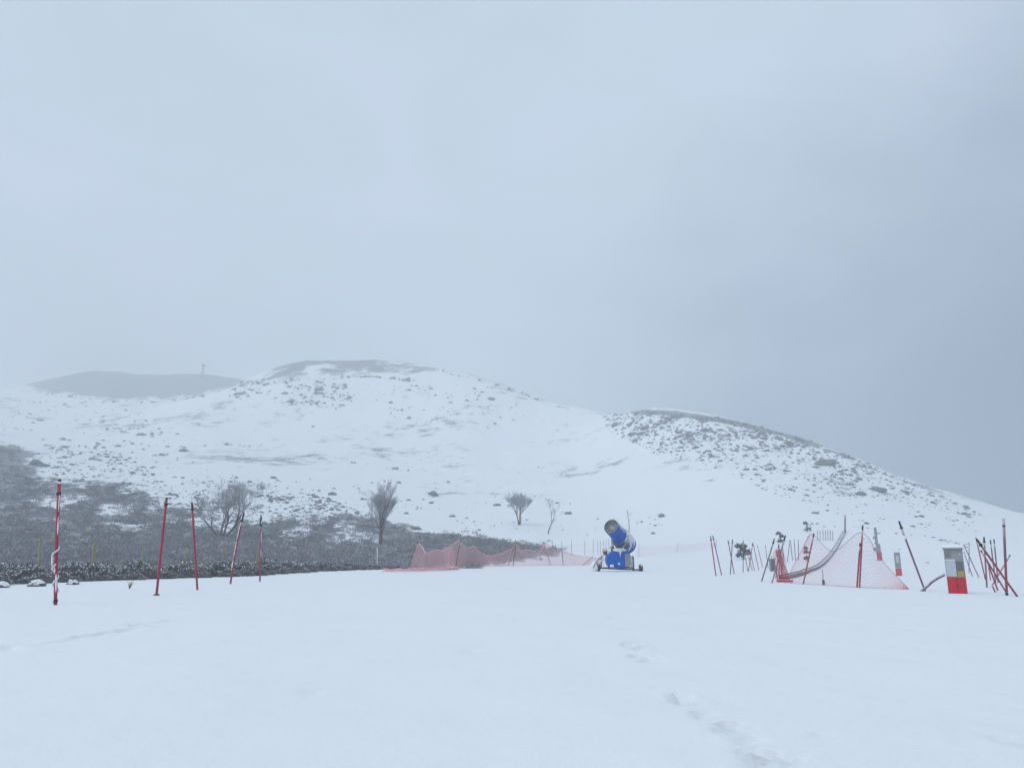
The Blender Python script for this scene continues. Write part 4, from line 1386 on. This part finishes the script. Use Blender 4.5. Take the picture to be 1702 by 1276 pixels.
# snow drifted on and beside the left wheel
bm = bmesh.new(); bmesh.ops.create_icosphere(bm, subdivisions=3, radius=1)
for v in bm.verts:
    q = 1 + .3 * float(fbm(np.array([v.co.x * 1.5]), np.array([v.co.y * 1.5 + v.co.z * 1.9]), 3)[0])
    v.co = Vector((v.co.x * .26 * q, v.co.y * .30 * q, v.co.z * .34 * q)) + gp(990.5, 943)
me_ = bpy.data.meshes.new('wheel_snow'); bm.to_mesh(me_); bm.free(); me_.materials.append(M['snow'])
for q in me_.polygons: q.use_smooth = True
link('wheel_snow', me_, gun)
# lower body: chamfered blue housing
bw0, bw1 = gp(1008.5, 943).x, gp(1045, 943).x
zb0, zb1 = gp(0, 943.5).z, gp(0, 918).z
bd = MB()
prof = [(bw0 + .22, zb0), (bw1 - .10, zb0), (bw1, zb0 + .14), (bw1, zb1 - .10), (bw1 - .16, zb1), (bw0 + .30, zb1), (bw0 + .04, zb1 - .26), (bw0, zb0 + .42), (bw0 + .05, zb0 + .20)]
V = [(x, -.52, z) for x, z in prof] + [(x, .52, z) for x, z in prof]
k = len(prof)
bd.add(V, [tuple(range(k)), tuple(range(2 * k - 1, k - 1, -1))] + [((i + 1) % k, i, i + k, (i + 1) % k + k) for i in range(k)])
body = bd.build('housing', M['bluebody'], gun, bevel=.06, seg=3)
for q in body.data.polygons: q.use_smooth = False
cp_ = MB().box(gp(1041.0, 932, -.535), (8 * g, .05, 19 * g)).build('control_panel', M['cab_grey'], gun, bevel=.012)
for (x_, y_) in ((1039, 926), (1042, 926), (1040.5, 931), (1043, 936)):
    MB().lathe([(0, .035), (.025, .03)], gp(x_, y_, -.56), (0, -1, 0), 10, True, True).build('button', M['dark'], cp_)
MB().tube([gp(1044.5, 924, -.57), gp(1046.3, 928, -.6), gp(1045.6, 934, -.6), gp(1046, 941, -.57)], .022, 6).build('cable', M['black'], gun, True)
MB().lathe([(-.02, .05), (.02, .075), (.05, .06)], gp(1027.5, 937.5, -.53), (0, -1, 0), 14, True, True).build('lamp', M['white'], gun, True)
MB().box(gp(1016, 940.5, -.54), (6 * g, .04, 4 * g)).build('foot_snow', M['snow'], gun, bevel=.03)
# jack post at right
MB().tube([gp(1049.6, 926.2, -.1), gp(1050.8, 926.6, -.1), gp(1051.4, 928, -.1), gp(1051.4, 948.5, -.1)], .05, 8).build('jack_post', M['dark'], gun, True)
MB().tube([gp(1048.6, 927, -.1), gp(1048.6, 947, -.1)], .03, 8).build('jack_snow', M['snow'], gun, True)
MB().tube([gp(1002, 925.5, -.1), gp(1001.2, 927, -.1), gp(1001.0, 945, -.1)], .035, 8).build('jack_post', M['steel'], gun, True)
# barrel
mouth, rear = gp(1015.5, 880.8, -.95), gp(1045.2, 907.2, .95)
ax = (rear - mouth); BL = ax.length; ax.normalize()
rm = 11.6 * g
shell = MB().lathe([(-.0, rm), (.02, rm * 1.045), (.16, rm * 1.045), (.18, rm * .99), (.50, rm * .985), (.52, rm * 1.03), (.56, rm * 1.03), (.58, rm * .985),
                    (BL * .42, rm * 1.04), (BL * .60, rm * 1.12), (BL * .64, rm * 1.14)], mouth, ax, 40).build('barrel', M['blue'], gun, True)
MB().lathe([(-.006, rm * 1.02), (-.03, rm * .99), (-.006, rm * .94), (.10, rm * .93), (BL * .5, rm * .9)], mouth, ax, 40).build('nozzle_ring', M['dark'], gun, True)
liner = MB().lathe([(.012, rm * .935), (.25, rm * .92), (.55, rm * .90)], mouth, ax, 36).build('liner', M['inner'], gun, True)
back = MB().lathe([(.16, .02), (.16, rm * .30), (.19, rm * .32), (.20, rm * .925)], mouth, ax, 36, True).build('guide_vane_disc', M['inner'], gun)
gr_ = MB()
for k in range(10):
    a_ = 2 * math.pi * k / 10
    s1 = ax.cross(Vector((0, 0, 1))).normalized(); s2 = s1.cross(ax)
    dv = s1 * math.cos(a_) + s2 * math.sin(a_)
    gr_.tube([mouth + ax * .15 + dv * rm * .3, mouth + ax * .16 + dv * rm * .92], .012, 5)
gr_.lathe([(.14, rm * .60), (.155, rm * .62), (.17, rm * .60)], mouth, ax, 28)
gr_.build('guide_vanes', M['dark'], gun)
nz_ = MB()
for k in range(24):
    a_ = 2 * math.pi * k / 24
    dv = s1 * math.cos(a_) + s2 * math.sin(a_)
    nz_.tube([mouth + ax * -.02 + dv * rm * .97, mouth - ax * .06 + dv * rm * .955], .014, 5)
nz_.build('nozzles', M['steel'], gun)
cow = MB().lathe([(BL * .50, rm * 1.14), (BL * .53, rm * 1.2), (BL * .60, rm * 1.33), (BL * .76, rm * 1.38), (BL * .96, rm * 1.38), (BL * 1.0, rm * 1.34),
                  (BL * 1.03, rm * 1.24)], mouth, ax, 40).build('fan_cowl', M['bluefrost'], gun, True)
gr2 = MB()
for k in range(7):
    r_ = rm * (.18 + .17 * k)
    gr2.lathe([(BL * 1.03, r_), (BL * 1.03 + .012, r_ + .012), (BL * 1.03 + .024, r_)], mouth, ax, 28)
gr2.build('intake_grille', M['steel'], cow)
MB().lathe([(BL * .985, rm * 1.39), (BL * 1.02, rm * 1.42), (BL * 1.05, rm * 1.39)], mouth, ax, 40).build('rim_band', M['blue'], cow, True)
# yoke
mid = mouth + ax * BL * .56
side = Vector((ax.y, -ax.x, 0)).normalized()
if side.x < 0: side = -side
tt = Vector((0.0, 0.0, zb1 + .06))
MB().lathe([(0, .34), (.10, .34), (.12, .28), (.20, .26)], (0, 0, zb1 - .02), (0, 0, 1), 24, True, True).build('turntable', M['dark'], gun, True)
for sgn in (1, -1):
    piv = mid + side * sgn * rm * 1.14
    ar = MB()
    ar.tube([tt + side * sgn * .22, tt + side * sgn * rm * .95 + Vector((0, -.05, .16)), piv + Vector((0, 0, .05))], [.075, .07, .06], 8)
    arm = ar.build('yoke_arm', M['rust'], gun, True)
    MB().lathe([(-.05, .09), (.06, .09)], piv, side * sgn, 14, True, True).build('pivot', M['steel'], arm)
# actuator, couplings, hoses
MB().tube([gp(1043, 899, -.62), gp(1034, 913, -.5)], [.045, .06], 8).build('tilt_actuator', M['steel'], gun, True)
MB().tube([gp(1038, 906, -.6), gp(1036, 905, -.66), gp(1035.5, 909, -.6)], .03, 6).build('hose', M['black'], gun, True)
MB().tube([gp(1046, 905, -.5), gp(1047.5, 909, -.6), gp(1045, 914, -.55), gp(1043, 917, -.45)], .035, 6).build('hose', M['white'], gun, True)
MB().lathe([(0, .13), (.12, .13), (.13, .16), (.20, .16), (.21, .11), (.34, .11)], gp(1006.5, 915, -.2), (.15, -.2, -1), 16, True, True).build('water_coupling', M['rust'], gun, True)
MB().tube([gp(1012, 905, -.4), gp(1011, 908, -.5), gp(1013, 911, -.5), gp(1017, 914, -.4)], .05, 7).build('hose', M['snow'], gun, True)
MB().tube([gp(1019, 907, -.45), gp(1018, 912, -.5), gp(1016, 918, -.5)], .05, 7).build('bracket', M['rust'], gun, True)
mb = MB()
mb.tube([gp(1004, 926, -.3), gp(997, 930, -.6), gp(990, 936, -.8), gp(986, 944, -.9)], .03, 6)
mb.build('hose', M['dark'], gun, True)
MB().tube([gp(1005, 930, -.3), gp(1000, 932, -.7), gp(995, 936, -.9)], .03, 6).build('hose', M['white'], gun, True)
# snow on the housing top, icicles
bm = bmesh.new(); bmesh.ops.create_icosphere(bm, subdivisions=3, radius=1)
for v in bm.verts:
    q = 1 + .35 * float(fbm(np.array([v.co.x * 2.2 + 5]), np.array([v.co.y * 2 + v.co.z * 1.9]), 3)[0])
    v.co = Vector((v.co.x * .42 * q, v.co.y * .34 * q, v.co.z * .12 * q)) + gp(1028, 916.5, -.3)
me_ = bpy.data.meshes.new('housing_snow'); bm.to_mesh(me_); bm.free(); me_.materials.append(M['snow'])
for q in me_.polygons: q.use_smooth = True
link('housing_snow', me_, gun)
for (x_, y0, y1, r_) in ((1029.5, 914, 927.5, .10), (1026.5, 915, 921, .07), (1032, 914, 920.5, .07), (1034.5, 913, 918, .05)):
    MB().tube([gp(x_, y0, -.60), gp(x_, y0 * .5 + y1 * .5, -.6), gp(x_, y1, -.59)], [r_, r_ * .55, .008], 9).build('icicle', M['ice'], gun, True)
# snow ledge on barrel top
sn = MB(); V = []; F = []
nu_, nv_ = 16, 9
for i in range(nu_ + 1):
    for j in range(nv_ + 1):
        t_ = .05 + (BL * .97 - .05) * i / nu_
        r_ = np.interp(t_, [0, .6, BL * .48, BL * .62, BL], [rm * 1.05, rm * 1.04, rm * 1.16, rm * 1.36, rm * 1.36])
        a_ = (j / nv_ - .5) * 1.75 * (1 + .12 * math.sin(i * 1.3))
        up_ = (Vector((0, 0, 1)) - ax * ax.z).normalized(); sd_ = up_.cross(ax)
        th = .006 + .07 * math.cos((j / nv_ - .5) * math.pi) * random.uniform(.55, 1.1)
        V.append(mouth + ax * t_ + (up_ * math.cos(a_) + sd_ * math.sin(a_)) * (r_ + th))
for i in range(nu_):
    for j in range(nv_):
        F.append((i * (nv_ + 1) + j, i * (nv_ + 1) + j + 1, (i + 1) * (nv_ + 1) + j + 1, (i + 1) * (nv_ + 1) + j))
o_ = sn.add(V, F).build('barrel_snow', M['snow'], gun, True)
o_.modifiers.new('thick', 'SOLIDIFY').thickness = -.02
